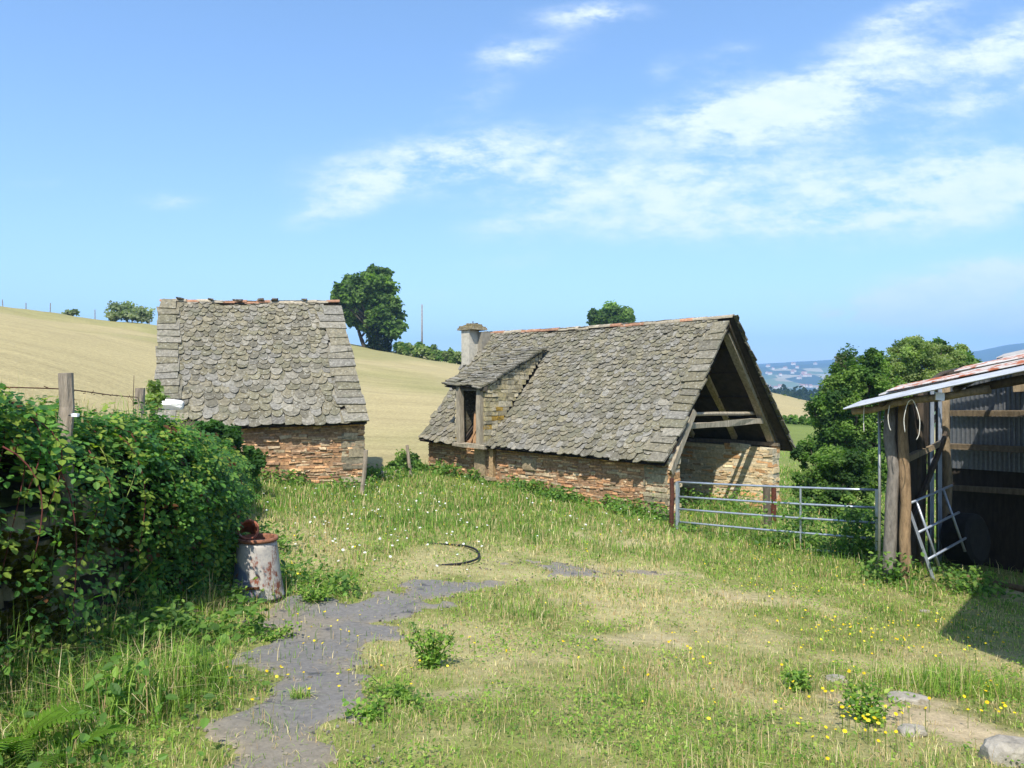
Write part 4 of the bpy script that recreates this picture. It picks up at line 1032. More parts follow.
# ------------------------------------------------------------------ trees
def tree(name, base, clumps, nleaf, size, pal, label, cat='tree', group=None, trunk=(.2, .1), lim=6, sub=10, seed=0, trunkcol=lin(120, 108, 92) * .4, fill=.55, sub_r=.38, ivy=0):
    r_ = np.random.default_rng(seed); base = np.asarray(base, float)
    T = empty(name, base, label, cat, group)
    mb = MB(); cl = np.array(clumps, float)
    cen = cl[:, :3].mean(0); vol = cl[:, 3] * cl[:, 4] * cl[:, 5]; vol = vol ** (2 / 3.)
    cnt = (vol / vol.sum() * nleaf).astype(int)
    bm_ = MB(); top = base + (cen - base) * [1, 1, .75]
    tp = [base - [0, 0, .15], base + (top - base) * .35 + [*r_.normal(0, trunk[0] * .3, 2), 0], base + (top - base) * .7 + [*r_.normal(0, trunk[0] * .5, 2), 0], top]
    tube(bm_, smoothpath(tp, 4), np.linspace(trunk[0], trunk[1] * .6, 13), 9, trunkcol, jit=.06)
    for c, k in zip(cl, cnt):
        S = max(4, int(sub * (c[3] * c[4] * c[5]) ** (1 / 3.) / (cl[:, 3:].mean())))
        d = nrm(r_.normal(0, 1, (S, 3))); rad = r_.random((S, 1)) ** .45
        sc = c[:3] + d * c[3:] * rad * .82
        st = base + (top - base) * r_.uniform(.35, 1, (S, 1))
        for q in range(min(S, lim)):
            m_ = (st[q] + sc[q]) / 2 + r_.normal(0, .12 * c[3], 3) - [0, 0, .1 * c[5]]
            tube(bm_, smoothpath([st[q], m_, sc[q]], 3), np.linspace(trunk[1] * .45, trunk[1] * .12, 7), 5, trunkcol)
        w_ = r_.random(S) * .8 + .4; ids = r_.choice(S, k, p=w_ / w_.sum())
        ssz = r_.uniform(.65, 1.25, S)
        dd = nrm(r_.normal(0, 1, (k, 3))); rr_ = r_.random((k, 1)) ** fill
        P = sc[ids] + dd * rr_ * c[3:] * sub_r * ssz[ids][:, None]
        nv = nrm(dd * .6 + [0, 0, .6] + r_.normal(0, .5, (k, 3)))
        tone = 1 + r_.normal(0, .13, S)[ids][:, None] + r_.normal(0, .12, (k, 1))
        pc = np.array(pal)[r_.integers(0, len(pal), S)[ids]] * np.clip(tone, .5, 1.6)
        leaves(mb, P, nrm(np.cross(nv, r_.normal(0, 1, (k, 3)))), nv, size * r_.uniform(.6, 1.35, k), pc, DIAM, DIAMP, 1.25)
    if ivy:
        k = ivy; h = r_.random(k); a = r_.random(k) * 6.28; rr_ = trunk[0] * 1.5 + r_.random(k) * trunk[0] * .8
        P = np.stack([base[0] + np.cos(a) * rr_, base[1] + np.sin(a) * rr_, base[2] + h * (top[2] - base[2]) * .6], -1)
        leaves(mb, P, r_.normal(0, 1, (k, 3)), r_.normal(0, 1, (k, 3)), np.full(k, size), np.repeat((lin(50, 70, 34) * .5)[None], k, 0), DIAM, DIAMP)
    bm_.build('trunk', M['bark'], T, True); mb.build('crown', M['treeleaf'], T)
    return T
def PX(px, py, Y): return [(px - 512) / FPX * Y, Y, (384 - py) / FPX * Y]
def blob(px, py, Y, rx, rz, ry=None): s = Y / FPX; return PX(px, py, Y) + [rx * s, (ry or rx) * s, rz * s]
OAK = [lin(98, 124, 62) * 1.05, lin(86, 112, 56) * 1.0, lin(110, 134, 70) * 1.1, lin(78, 102, 54) * 1.0]
def at_ground(px, Y, dz=-.1): x = (px - 512) / FPX * Y; return (x, Y, gz(x, Y) + dz)
tree('broadleaf_tree', at_ground(379, 113), [blob(372, 290, 113, 24, 20), blob(383, 313, 113, 22, 20), blob(391, 328, 112, 14, 11), blob(340, 295, 113, 9, 14), blob(352, 300, 114, 17, 18), blob(376, 275, 114, 16, 10)], 26000, .55, OAK, 'large round headed tree with ivy clad trunk on the brow of the field', group='pair of trees on the hilltop', trunk=(.75, .4), sub=34, seed=4, ivy=900, sub_r=.30)
tree('broadleaf_tree', at_ground(365, 116), [blob(350, 288, 116, 16, 17), blob(357, 312, 116, 17, 16), blob(346, 306, 117, 12, 13), blob(366, 325, 116, 13, 9)], 15000, .55, OAK, 'slim trunked tree just left of the ivy clad tree and half hidden by the outbuilding', group='pair of trees on the hilltop', trunk=(.34, .2), sub=30, seed=5, sub_r=.30)
tree('broadleaf_tree', at_ground(610, 125), [blob(612, 315, 125, 22, 14), blob(600, 318, 125, 14, 12), blob(626, 318, 125, 14, 10)], 12000, .5, OAK, 'round treetop showing above the ridge of the long barn', trunk=(.4, .3), sub=12, seed=6)
DARK = [lin(92, 122, 56) * 1.05, lin(80, 110, 50) * 1.0, lin(112, 138, 66) * 1.1, lin(64, 92, 46) * .95]
LIGHT = [lin(132, 150, 88) * 1.0, lin(144, 160, 96) * .85, lin(116, 138, 78) * .85, lin(152, 164, 108) * .85]
YT = 29.
tree('broadleaf_tree', at_ground(838, YT), [blob(858, 372, YT, 30, 30), blob(836, 400, YT, 32, 32), blob(880, 410, YT, 34, 34), blob(832, 442, YT, 32, 30), blob(868, 450, YT, 30, 36), blob(872, 356, YT, 18, 14)], 52000, .10, DARK, 'dark bushy tree beyond the gate, left of the shed roof', trunk=(.22, .14), sub=30, seed=7, sub_r=.28)
tree('broadleaf_tree', at_ground(832, 31), [blob(846, 366, 31, 14, 17), blob(838, 384, 31, 12, 15)], 4500, .10, [lin(140, 146, 108) * .6, lin(120, 130, 92) * .55], 'thin grey green treetop at the left edge of the dark bushy tree', trunk=(.1, .08), sub=16, seed=8)
tree('broadleaf_tree', at_ground(915, 37), [blob(900, 362, 36, 32, 26), blob(934, 372, 36, 36, 24), blob(962, 378, 36, 28, 20), blob(890, 385, 36, 30, 28), blob(916, 350, 36, 28, 15), blob(948, 354, 37, 24, 12)], 44000, .10, LIGHT, 'pale feathery tree rising behind the rusty shed roof', trunk=(.2, .14), sub=34, seed=9, sub_r=.26)
tree('broadleaf_tree', at_ground(958, 42), [blob(962, 364, 42, 16, 16), blob(940, 352, 42, 16, 14), blob(978, 372, 42, 12, 12), blob(920, 348, 42, 14, 11)], 11000, .14, DARK, 'small dark green treetop at the right end of the pale feathery crown', trunk=(.16, .12), sub=16, seed=10)
tree('broadleaf_tree', at_ground(995, 52), [blob(990, 372, 52, 14, 8), blob(1012, 368, 52, 16, 8), blob(1040, 366, 52, 18, 12)], 6000, .17, DARK, 'low row of dark foliage just above the shed roof at the right edge', trunk=(.14, .1), sub=12, seed=11)
tree('bush', at_ground(836, 21.5), [blob(838, 470, 21.5, 36, 30), blob(815, 490, 21.5, 26, 24), blob(866, 478, 21.2, 24, 34), blob(842, 505, 21, 34, 22), blob(806, 455, 22, 16, 18)], 26000, .085, DARK, 'dense dark bush close behind the right half of the gate', 'bush', trunk=(.1, .07), sub=26, seed=12, sub_r=.28)
SHR = [lin(140, 148, 116) * 1.0, lin(122, 134, 96) * 1.0]
tree('bush', at_ground(128, 112), [blob(120, 311, 108, 16, 9), blob(142, 315, 108, 14, 9), blob(130, 316, 107, 20, 6), blob(112, 316, 107, 9, 5)], 2600, .42, SHR, 'sparse grey green bush on the skyline left of the outbuilding roof', 'bush', trunk=(.1, .08), sub=16, lim=3, seed=13)
tree('bush', at_ground(70, 116), [blob(68, 312, 116, 10, 3)], 260, .5, SHR, 'tiny low bush on the skyline near the left edge', 'bush', trunk=(.1, .08), sub=6, seed=14)
tree('bush', at_ground(396, 111), [blob(397, 347, 111, 8, 5)], 900, .4, DARK, 'small dark round bush just right of the ivy clad tree', 'bush', trunk=(.12, .1), sub=8, seed=15)
HB = [blob(px, 349 + (px - 408) * .19, 108 - (px - 408) * .05, 9, 8) for px in range(402, 500, 8)]
tree('field_hedge', at_ground(430, 110), HB, 11000, .36, DARK[:1] + LIGHT, 'low green hedge running down the brow of the field behind the chimney', 'hedge', trunk=(.1, .08), sub=9, lim=1, seed=16)
tree('bush', at_ground(783, 118), [blob(783, 400, 118, 4, 5), blob(779, 403, 118, 3, 3)], 260, .4, [lin(120, 140, 70) * .5], 'upper of the two small bushes on the tan hill between barn and trees', 'bush', 'small bushes on the tan hill', trunk=(.08, .06), sub=6, seed=17)
tree('bush', at_ground(792, 114), [blob(791, 405, 114, 6, 4), blob(796, 403, 114, 3, 3)], 320, .4, [lin(110, 134, 62) * .5], 'lower and wider of the two small bushes on the tan hill', 'bush', 'small bushes on the tan hill', trunk=(.08, .06), sub=6, seed=18)
tree('field_hedge', at_ground(800, 66), [blob(px, 421 + (px - 775) * .03, 66, 9, 5) for px in range(768, 850, 8)], 3800, .26, DARK, 'low dark hedge along the foot of the tan hill', 'hedge', trunk=(.08, .06), sub=9, lim=1, seed=19)
tree('bush', at_ground(402, 22.6), [blob(408, 462, 22.6, 20, 14), blob(392, 472, 22.3, 14, 9), blob(424, 474, 22.2, 12, 8), blob(375, 478, 21.5, 9, 9)], 4200, .10, DARK, 'small green bush over a rubble heap between outbuilding and barn', 'bush', trunk=(.05, .04), sub=12, seed=20)
tree('bush', at_ground(154, 11.5), [blob(152, 386, 11.5, 9, 12), blob(156, 400, 11.3, 12, 10)], 380, .07, LIGHT, 'straggly young bush at the lower left corner of the outbuilding roof', 'bush', trunk=(.02, .015), sub=7, seed=21)
tree('bush', at_ground(240, 16.4), [blob(225, 440, 16.2, 22, 16), blob(246, 462, 16.2, 20, 16), blob(205, 428, 16, 18, 9)], 6500, .085, [lin(66, 102, 48) * .9, lin(80, 114, 56) * .95], 'dark green bush at the end of the bramble hedge against the outbuilding', 'bush', trunk=(.04, .03), sub=16, seed=22)

# utility pole and skyline fence
x, y_, z = at_ground(422, 109)
mb = MB(); tube(mb, [(x, y_, z - .5), (x, y_, z + 7.6)], [.14, .09], 8, lin(170, 160, 148) * .6); tag(mb.build('utility_pole', M['wood'], None, True), 'tall bare wooden pole standing alone on the brow of the field', 'pole')
for px, h in ((3, 2.2), (26, 2.0), (50, 2.2), (95, 2.1), (114, 1.9), (133, 1.6), (149, 1.6), (413, 1.4), (438, 1.4), (400, 1.3)):
    x, y_, z = at_ground(px, 112)
    mb = MB(); tube(mb, [(x, y_, z - .2), (x + rng.normal(0, .05), y_, z + h - .5)], [.07, .06], 6, lin(180, 172, 160) * .55)
    tag(mb.build('fence_post', M['wood']), 'tiny wooden fence post on the far skyline of the field', 'fence post', 'fence posts along the skyline')
for px, h in ((302, 1.3), (467, 1.3)):
    pass

# distant wood on the spur, and houses across the valley
mb = MB(); n = 240
px = rng.uniform(735, 1060, n); Y = rng.uniform(420, 600, n); X = (px - 512) / FPX * Y
r_ = rng.uniform(5, 9, n); k = 70
for i in range(n):
    cz = gz(X[i], Y[i]); d = nrm(rng.normal(0, 1, (k, 3))); d[:, 2] = np.abs(d[:, 2]) * 1.3 - .1
    P = np.array([X[i], Y[i], cz + r_[i] * .3]) + d * r_[i] * [1, 1, .85]
    leaves(mb, P, rdir(k), nrm(d + rng.normal(0, .5, (k, 3))), rng.uniform(2.0, 3.6, k), np.clip(pick([lin(70, 96, 52) * .5, lin(58, 84, 48) * .5], 1, 1, .15) + np.zeros((k, 3)), 0, 1), DIAM, DIAMP, 1.3)
tag(mb.build('distant_wood', M['treeleaf']), 'far wood filling the dip beyond the tan hill', 'wood', kind='stuff')
hl = []
for i in range(34):
    px_ = rng.uniform(752, 830) if i < 28 else rng.uniform(1000, 1022); Y_ = 2150 + 900 * rng.random() ** 1.4; X_ = (px_ - 512) / FPX * Y_; z_ = gz(X_, Y_)
    a = rng.uniform(0, 3.1); ax_ = [math.cos(a), math.sin(a), 0]; ay_ = [-math.sin(a), math.cos(a), 0]; l_, w_ = rng.uniform(5, 9), rng.uniform(3.5, 5)
    T = empty('distant_house', (X_, Y_, z_), 'pale house among fields on the far side of the valley', 'house', 'houses across the valley')
    mb = MB(); box(mb, (X_, Y_, z_ + 3), ax_, ay_, [0, 0, 1], l_, w_, 3, lin(226, 216, 200) * .8); mb.build('wall', M['farhouse'], T)
    mb = MB(); c_ = np.array([X_, Y_, z_ + 6.0]); ax_, ay_ = np.array(ax_), np.array(ay_)
    V = [c_ - ax_ * l_ - ay_ * w_, c_ + ax_ * l_ - ay_ * w_, c_ + ax_ * l_ + ay_ * w_, c_ - ax_ * l_ + ay_ * w_, c_ - ax_ * l_ + [0, 0, 4], c_ + ax_ * l_ + [0, 0, 4]]
    mb.add(V, [(0, 1, 5, 4), (2, 3, 4, 5), (0, 4, 3), (1, 2, 5), (3, 2, 1, 0)], lin(176, 128, 104) * .7); mb.build('roof', M['farhouse'], T)

# ------------------------------------------------------------------ grass
def in_quad(x, y, o, a, b, la, lb, m=0.):
    dx, dy = x - o[0], y - o[1]; u = dx * a[0] + dy * a[1]; v = dx * b[0] + dy * b[1]
    return (u > -m) & (u < la + m) & (v > -m) & (v < lb + m)
def free(x, y, m=.05):
    ok = ~in_quad(x, y, BC + D1 * 3.2, D1, D2, 4.8, BW, m) & ~in_quad(x, y, BC, D1, D2, 3.2, .5, m) & ~in_quad(x, y, SCN, E1, E2, 4.9, 4.7, m)
    return ok
BL5 = np.array([[-.5, 0, 0], [.5, 0, 0], [.34, .55, .08], [-.34, .55, .08], [0, 1., .3]])
BL5P = [(0, 1, 2, 3), (3, 2, 4)]
def blades(mb, x, y, h, wd, col, lean=.35, z=None):
    n = len(x); z = gz(x, y) if z is None else z
    a = rng.random(n) * 6.283; s = np.stack([np.cos(a), np.sin(a), np.zeros(n)], -1); f = np.stack([-np.sin(a), np.cos(a), np.zeros(n)], -1)
    l = np.abs(rng.normal(0, lean, n)); t1 = .55; P = np.stack([x, y, z - .01], -1)
    up = np.array([0, 0, 1.])
    w2 = (wd / 2)[:, None]; H_ = h[:, None]; l_ = l[:, None]
    mid = P + up * H_ * .55 + f * H_ * l_ * .25; tip = P + up * H_ * (1 - .35 * np.minimum(l_, 1.2)) + f * H_ * l_ * .95
    V = np.stack([P - s * w2, P + s * w2, mid + s * w2 * .75, mid - s * w2 * .75, tip], 1)
    c = np.repeat(col[:, None, :], 5, 1)
    mb.batch(V, BL5P, c)
def sample(n, y0, y1, a, xr=.80):
    """more blades close by; area density falls as 1/Y^a"""
    e = 2 - a; u = rng.random(n); Y = (y0 ** e + u * (y1 ** e - y0 ** e)) ** (1 / e)
    return (rng.random(n) * 2 - 1) * xr * Y, Y
G1 = np.array([lin(122, 152, 62), lin(138, 164, 70), lin(106, 140, 54), lin(152, 168, 82)]) * 1.12
G2 = np.array([lin(88, 122, 50), lin(104, 140, 56), lin(76, 108, 46), lin(122, 150, 62)]) * 1.12
ST = np.array([lin(210, 192, 146), lin(196, 174, 130), lin(218, 204, 160), lin(186, 158, 118)]) * .95
mb = MB()
x, y = sample(340000, 3.0, 34, 1.35)
dw = xwall(y) - x
fz = (y < 17.5) & (dw > .0)
behind = y > np.interp(x, [-60, -9, -5.5, -3.5, -2.2, 3, 8, 12], [19, 20.5, 23.0, 22.0, 23.8, 28, 34, 36])
ok = free(x, y) & ~fz & ~behind
pfv = path_f(x, y); onp = pfv < -.01
bmv = bare(x, y)
dr = dryness(x, y)
ok &= rng.random(len(x)) < np.where(onp, .10 + .6 * np.exp(np.minimum(pfv, 0) / .09) + .5 * sstep(.60, .70, fbm(x * 1.5 + 9, y * 1.5, 3)), 1) * (1 - .82 * bmv) * (1 - .25 * dr)
ok &= ~((rng.random(len(x)) < .8) & in_quad(x, y, Hp(.7, .9, 0)[:2], SU, SV, 4, 4))
x, y, dr, bmv = x[ok], y[ok], dr[ok], bmv[ok]; n = len(x)
edge_t = np.exp(-np.maximum(x - xwall(y) - .1, 0) / .55)        # tall growth under the hedge
lushv = sstep(11.5, 14.5, y + .22 * x)
tall = fbm(x * .8 + 31, y * .8, 3)
h = rng.gamma(4, 1 / 4., n) * (.038 + .030 * sstep(.45, .65, tall) + .05 * lushv + .17 * edge_t * (y < 10) + .05 * edge_t) * (1 - .35 * dr) * (1 - .4 * bmv)
gp = in_quad(x, y, GL - [0, .6], gd, np.array([-gd[1], gd[0]]), 4, 1.2); h[gp] *= 1.5
wd = np.maximum(.0045, .00088 * y) * rng.uniform(.7, 1.4, n)
isdry = rng.random(n) < np.clip(.25 + .66 * dr + .4 * bmv - .06 * lushv, .05, .95)
mid_ = sstep(.52, .66, fbm(x * 2.7 + 60, y * 2.7, 3)); h *= 1 + .6 * mid_
mixg = np.where((rng.random(n) < np.clip(lushv * .75 + edge_t * .8 + sstep(.5, .7, tall) * .3 + mid_ * .7, 0, 1))[:, None], G2[rng.integers(0, 4, n)], G1[rng.integers(0, 4, n)])
col = np.where(isdry[:, None], ST[rng.integers(0, 4, n)], mixg) * np.clip(1 + rng.normal(0, .13, (n, 1)), .6, 1.5)
blades(mb, x, y, h, wd, col, .75)
# pasture seen between the barn and the trees
xr, yr = sample(16000, 19, 45, 1.0, .8); s = (xr / yr > .30) & free(xr, yr); xr, yr = xr[s], yr[s]; n = len(xr)
blades(mb, xr, yr, rng.uniform(.06, .14, n), .0013 * yr, np.where((rng.random(n) < .3)[:, None], ST[rng.integers(0, 4, n)], G1[rng.integers(0, 4, n)]))
tag(mb.build('grass', M['grass']), 'short yellow green grass with dry straw patches covering the yard', 'grass', kind='stuff')

# seed heads and straw, over the yard and on top of the hedge bank
mb = MB()
x, y = sample(7000, 3.2, 14, 1.2); ok = (x - xwall(y) > .1) & (path_f(x, y) > -.03) & free(x, y) & (bare(x, y) < .4); x, y = x[ok], y[ok]
et = np.exp(-np.maximum(x - xwall(y) - .1, 0) / .7); s = rng.random(len(x)) < (.25 + .9 * et); x, y, et = x[s], y[s], et[s]; n = len(x)
blades(mb, x, y, rng.uniform(.05, .13, n) + .30 * et * rng.random(n), np.full(n, .0035), ST[rng.integers(0, 4, n)] * 1.0, .4)
yy = rng.uniform(3, 13.5, 3800); ff = rng.uniform(.66, 1.0, 3800); ee = rng.random(3800) < (.25 + .75 * np.exp(-((yy - 10.5) / 2.2) ** 2)); yy, ff = yy[ee], ff[ee]
pp, _ = hedge_pt(yy, ff, .0); n = len(yy)
blades(mb, pp[:, 0], pp[:, 1], rng.uniform(.2, .46, n), np.full(n, .006), np.where((rng.random(n) < .7)[:, None], ST[rng.integers(0, 4, n)], G1[rng.integers(0, 4, n)]), .5, z=pp[:, 2])
tag(mb.build('dry_grass', M['grass']), 'bleached seeding grass stalks along the hedge bank', 'dry grass', kind='stuff')

# low broad-leaved weeds: along walls, gate and hedge foot
mb = MB(); pts = []
def scatter_line(a, b, wdt, n, hmax):
    t = rng.random(n); p_ = np.asarray(a)[None, :2] * (1 - t[:, None]) + np.asarray(b)[None, :2] * t[:, None] + rng.normal(0, wdt, (n, 2)); return np.c_[p_, rng.random(n) ** 1.4 * hmax]
W_ = [scatter_line(BC - D2 * .25, BC + D1 * 8 - D2 * .3, .14, 4200, .26), scatter_line(BC - D2 * .5 - D1 * .2, BC + D1 * 3.2 - D2 * .5, .25, 1300, .25), scatter_line(SCN - E2 * .3, SCN + E1 * 3 - E2 * .3, .18, 2000, .28),
      scatter_line(GL + [.1, -.1], GR + [0, .1], .20, 1300, .16), scatter_line(GR + [-.5, .4], GR + [0, .2], .2, 1500, .7), scatter_line(GR + [-1.4, 1.8], GR + [0, .8], .45, 3000, .8), scatter_line((5.6, 12.4), (6.0, 11.7), .22, 900, .45), scatter_line((6.6, 11.9), (8.2, 11.4), .22, 1500, .28),
      scatter_line((-3.1, 4.0), (-3.0, 8.3), .22, 1800, .20), scatter_line((-3.1, 3.0), (-2.5, 5.4), .38, 5200, .34), scatter_line((-2.95, 5.2), (-2.6, 7.6), .26, 2600, .28), scatter_line((-2.7, 8.9), (-3.6, 11.5), .3, 1500, .3), scatter_line((-2.6, 9.3), (-1.9, 9.1), .16, 700, .22), scatter_line((-4.4, 19.2), (-2.5, 22.2), .3, 1800, .35),
      scatter_line((3.2, 18.), (6.5, 21.), .5, 1500, .5)]
W_ = np.concatenate(W_); cl_ = sstep(.40, .62, fbm(W_[:, 0] * 2.1, W_[:, 1] * 2.1, 3)); W_[:, 2] *= .25 + .9 * cl_; W_ = W_[rng.random(len(W_)) < .12 + .88 * cl_]; ok = free(W_[:, 0], W_[:, 1], .01) & ((path_f(W_[:, 0], W_[:, 1]) > .02)); W_ = W_[ok]; n = len(W_)
dist = W_[:, 1]
P = np.c_[W_[:, :2], gz(W_[:, 0], W_[:, 1]) + .03 + W_[:, 2]]
nv = nrm(np.array([0, -.25, 1.]) + rng.normal(0, .45, (n, 3)))
wc = np.array([lin(96, 134, 58), lin(112, 150, 66), lin(80, 114, 52), lin(134, 162, 76)])[rng.integers(0, 4, n)] * .88 * np.clip(1 + rng.normal(0, .13, (n, 1)), .6, 1.4)
leaves(mb, P, nrm(np.cross(nv, rdir(n)) - nv * .15), nv, np.clip(rng.normal(.062, .02, n), .03, .12) * np.interp(dist, [4, 20], [.95, 1.25]), wc)
tag(mb.build('weeds', M['leaf']), 'nettles and broad leaved weeds along the walls, gate and hedge foot', 'weeds', kind='stuff')

# clover and plantain in the turf
mb = MB(); x, y = sample(52000, 3.2, 13, 1.3, .75); pk = fbm(x * 1.3 + 40, y * 1.3, 4)
ok = (rng.random(len(x)) < sstep(.47, .62, pk) + .08) & (x - xwall(y) > .1) & (path_f(x, y) > .05) & (bare(x, y) < .25) & ~in_quad(x, y, Hp(.7, .9, 0)[:2], SU, SV, 4, 4); x, y = x[ok], y[ok]; n = len(x)
nv = nrm(np.array([0, -.15, 1.]) + rng.normal(0, .4, (n, 3)))
leaves(mb, np.c_[x, y, gz(x, y) + rng.uniform(.015, .07, n)], nrm(np.cross(nv, rdir(n))), nv, rng.uniform(.012, .032, n) * np.interp(y, [3, 12], [.85, 1.4]), np.concatenate([G1, G1, G2])[rng.integers(0, 12, n)] * np.clip(1 + rng.normal(0, .15, (n, 1)), .6, 1.5))
tag(mb.build('clover', M['leaf']), 'patches of low clover and plantain leaves in the yard turf', 'clover', kind='stuff')

# flowers
def flowers(name, centres, mat, cols, size, hgt, label, cat):
    mb = MB(); n = len(centres); x, y = centres[:, 0], centres[:, 1]; g = gz(x, y); h = hgt[0] + (hgt[1] - hgt[0]) * rng.random(n)
    a = np.arange(7) / 7 * 2 * np.pi; r = size * rng.uniform(.7, 1.25, n)
    V = np.stack([r[:, None] * np.cos(a), r[:, None] * np.sin(a), np.zeros((n, 7))], -1); V = np.concatenate([V, np.zeros((n, 1, 3))], 1); V[:, 7, 2] = r * .3
    nv = nrm(np.array([0, -.3, 1.]) + rng.normal(0, .3, (n, 3))); R = frames(nrm(np.cross(nv, rdir(n))), nv)
    V = np.einsum('nij,nkj->nki', R, V) + np.stack([x, y, g + h], -1)[:, None]
    mb.batch(V, [(i, (i + 1) % 7, 7) for i in range(7)], np.array(cols)[rng.integers(0, len(cols), n)])
    s = rng.random(n) * 3.14; d = np.stack([np.cos(s), np.sin(s), np.zeros(n)], -1) * .0022
    b = np.stack([x, y, g], -1); t = np.stack([x, y, g + h], -1)
    mb.batch(np.stack([b - d, b + d, t + d, t - d], 1), [(0, 1, 2, 3)], np.repeat((lin(120, 140, 70) * .6)[None], n, 0))
    tag(mb.build(name, mat), label, cat, kind='stuff')
def near_px(spec):
    out = []
    for px, py, rx, ry, n in spec:
        for _ in range(n):
            q = ground_hit(px + rng.normal(0, rx), py + rng.normal(0, ry)); out.append(q[:2])
    return np.array(out)
yel = near_px([(770, 592, 30, 8, 26), (880, 640, 40, 12, 60), (975, 640, 30, 20, 45), (870, 735, 30, 14, 40), (985, 715, 20, 14, 16), (740, 560, 40, 8, 40), (660, 510, 60, 10, 60), (560, 490, 60, 12, 80), (450, 492, 50, 12, 70), (330, 500, 50, 14, 70), (330, 640, 30, 10, 14), (310, 680, 30, 10, 10), (430, 660, 40, 25, 10), (850, 560, 40, 14, 30), (700, 640, 90, 40, 40), (820, 700, 60, 30, 25), (400, 520, 60, 16, 40), (640, 540, 60, 16, 30), (290, 580, 8, 8, 12), (250, 690, 20, 20, 6), (600, 680, 120, 40, 16)])
ok = free(yel[:, 0], yel[:, 1], .1) & (xwall(yel[:, 1]) < yel[:, 0] - .1); yel = yel[ok]
near = yel[:, 1] < 9.5
flowers('yellow_flowers', yel, M['petal'], [lin(238, 212, 40) * .9, lin(230, 196, 30) * .9, lin(244, 226, 70) * .9], .0115, (.05, .16), 'scattered small yellow flowers in the grass', 'flowers')
whi = near_px([(470, 490, 60, 9, 24), (400, 505, 50, 14, 16), (520, 500, 60, 12, 12), (340, 520, 40, 16, 12), (330, 500, 50, 10, 30), (440, 540, 50, 14, 30), (600, 520, 50, 10, 20), (380, 545, 50, 10, 22)])
ok = free(whi[:, 0], whi[:, 1], .1) & (xwall(whi[:, 1]) < whi[:, 0] - .1); whi = whi[ok]
flowers('white_flowers', whi, M['petal'], [lin(245, 245, 240) * .75], .019, (.08, .18), 'white flower heads dotted through the grass in front of the barn', 'flowers')

# single weeds one can point to
def weed(px, py, r, h, n, label, pal_=np.concatenate([G1, G2]), sz=.036, name='leafy_weed'):
    n = int(n * 1.3); b = ground_hit(px, py); T = empty(name, b, label, 'plant', 'single weeds in the yard')
    mb = MB(); st = MB(); k = max(5, n // 40)
    for q in range(k):
        a = rng.random() * 6.28; d = np.array([math.cos(a), math.sin(a), 0]) * r * rng.random() ** .6
        tip = b + d + [0, 0, h * rng.uniform(.55, 1.0)]; pts = smoothpath([b + d * .2, b + d * .6 + [0, 0, h * .5], tip], 3); tube(st, pts, .0035, 4, lin(120, 140, 70) * .55)
        m_ = n // k; t = rng.random(m_); P = np.stack([np.interp(t, np.linspace(0, 1, len(pts)), pts[:, i]) for i in range(3)], -1) + rng.normal(0, .03, (m_, 3))
        nv = nrm(np.array([0, -.2, 1.]) + rng.normal(0, .45, (m_, 3))); c_ = np.array(pal_ if pal_ is not None else G2)[rng.integers(0, len(pal_ if pal_ is not None else G2), m_)] * np.clip(1 + rng.normal(0, .14, (m_, 1)), .6, 1.4)
        leaves(mb, P, nrm(np.cross(nv, rdir(m_))), nv, sz * rng.uniform(.6, 1.3, m_), c_)
    st.build('stem', M['leaf'], T); mb.build('leaves', M['leaf'], T)
weed(432, 668, .20, .34, 500, 'upright leafy weed growing from the grass island right of the tarmac')
weed(318, 602, .28, .20, 500, 'low spreading weed at the edge of the tarmac right of the drum')
weed(868, 722, .26, .20, 420, 'dark leafy weed left of the bare patch bottom right')
weed(792, 690, .16, .18, 240, 'small leafy weed in the grass near the lone pale stone')
weed(268, 640, .26, .10, 260, 'creeping weed spreading onto the tarmac below the drum')
weed(360, 720, .22, .10, 220, 'low clover patch at the right edge of the tarmac near the bottom')
weed(400, 700, .35, .10, 320, 'wide low weed patch across the middle of the worn ground')
def tuft(px, py, r, h, n, label):
    b = ground_hit(px, py); mb = MB(); a = rng.random(n) * 6.28; q = r * rng.random(n) ** .7; x, y = b[0] + q * np.cos(a), b[1] + q * np.sin(a)
    blades(mb, x, y, rng.uniform(.5, 1.1, n) * h, rng.uniform(.004, .009, n), np.where((rng.random(n) < .22)[:, None], ST[rng.integers(0, 4, n)] * .9, np.concatenate([G1, G2])[rng.integers(0, 8, n)]) * np.clip(1 + rng.normal(0, .15, (n, 1)), .6, 1.4), .8)
    tag(mb.build('grass_tuft', M['grass']), label, 'grass tuft', 'tall grass tufts')
tuft(920, 690, .38, .27, 420, 'long leaved green grass tuft above the bare patch at right')
tuft(970, 692, .36, .30, 380, 'long leaved grass tuft in the shade edge near the right margin')
tuft(175, 690, .42, .46, 520, 'tall green grass tuft under the brambles at the edge of the tarmac')
tuft(120, 715, .40, .44, 480, 'tall grass tuft beside the fern at bottom left')
tuft(300, 700, .07, .12, 120, 'tiny grass tuft growing out of the tarmac')

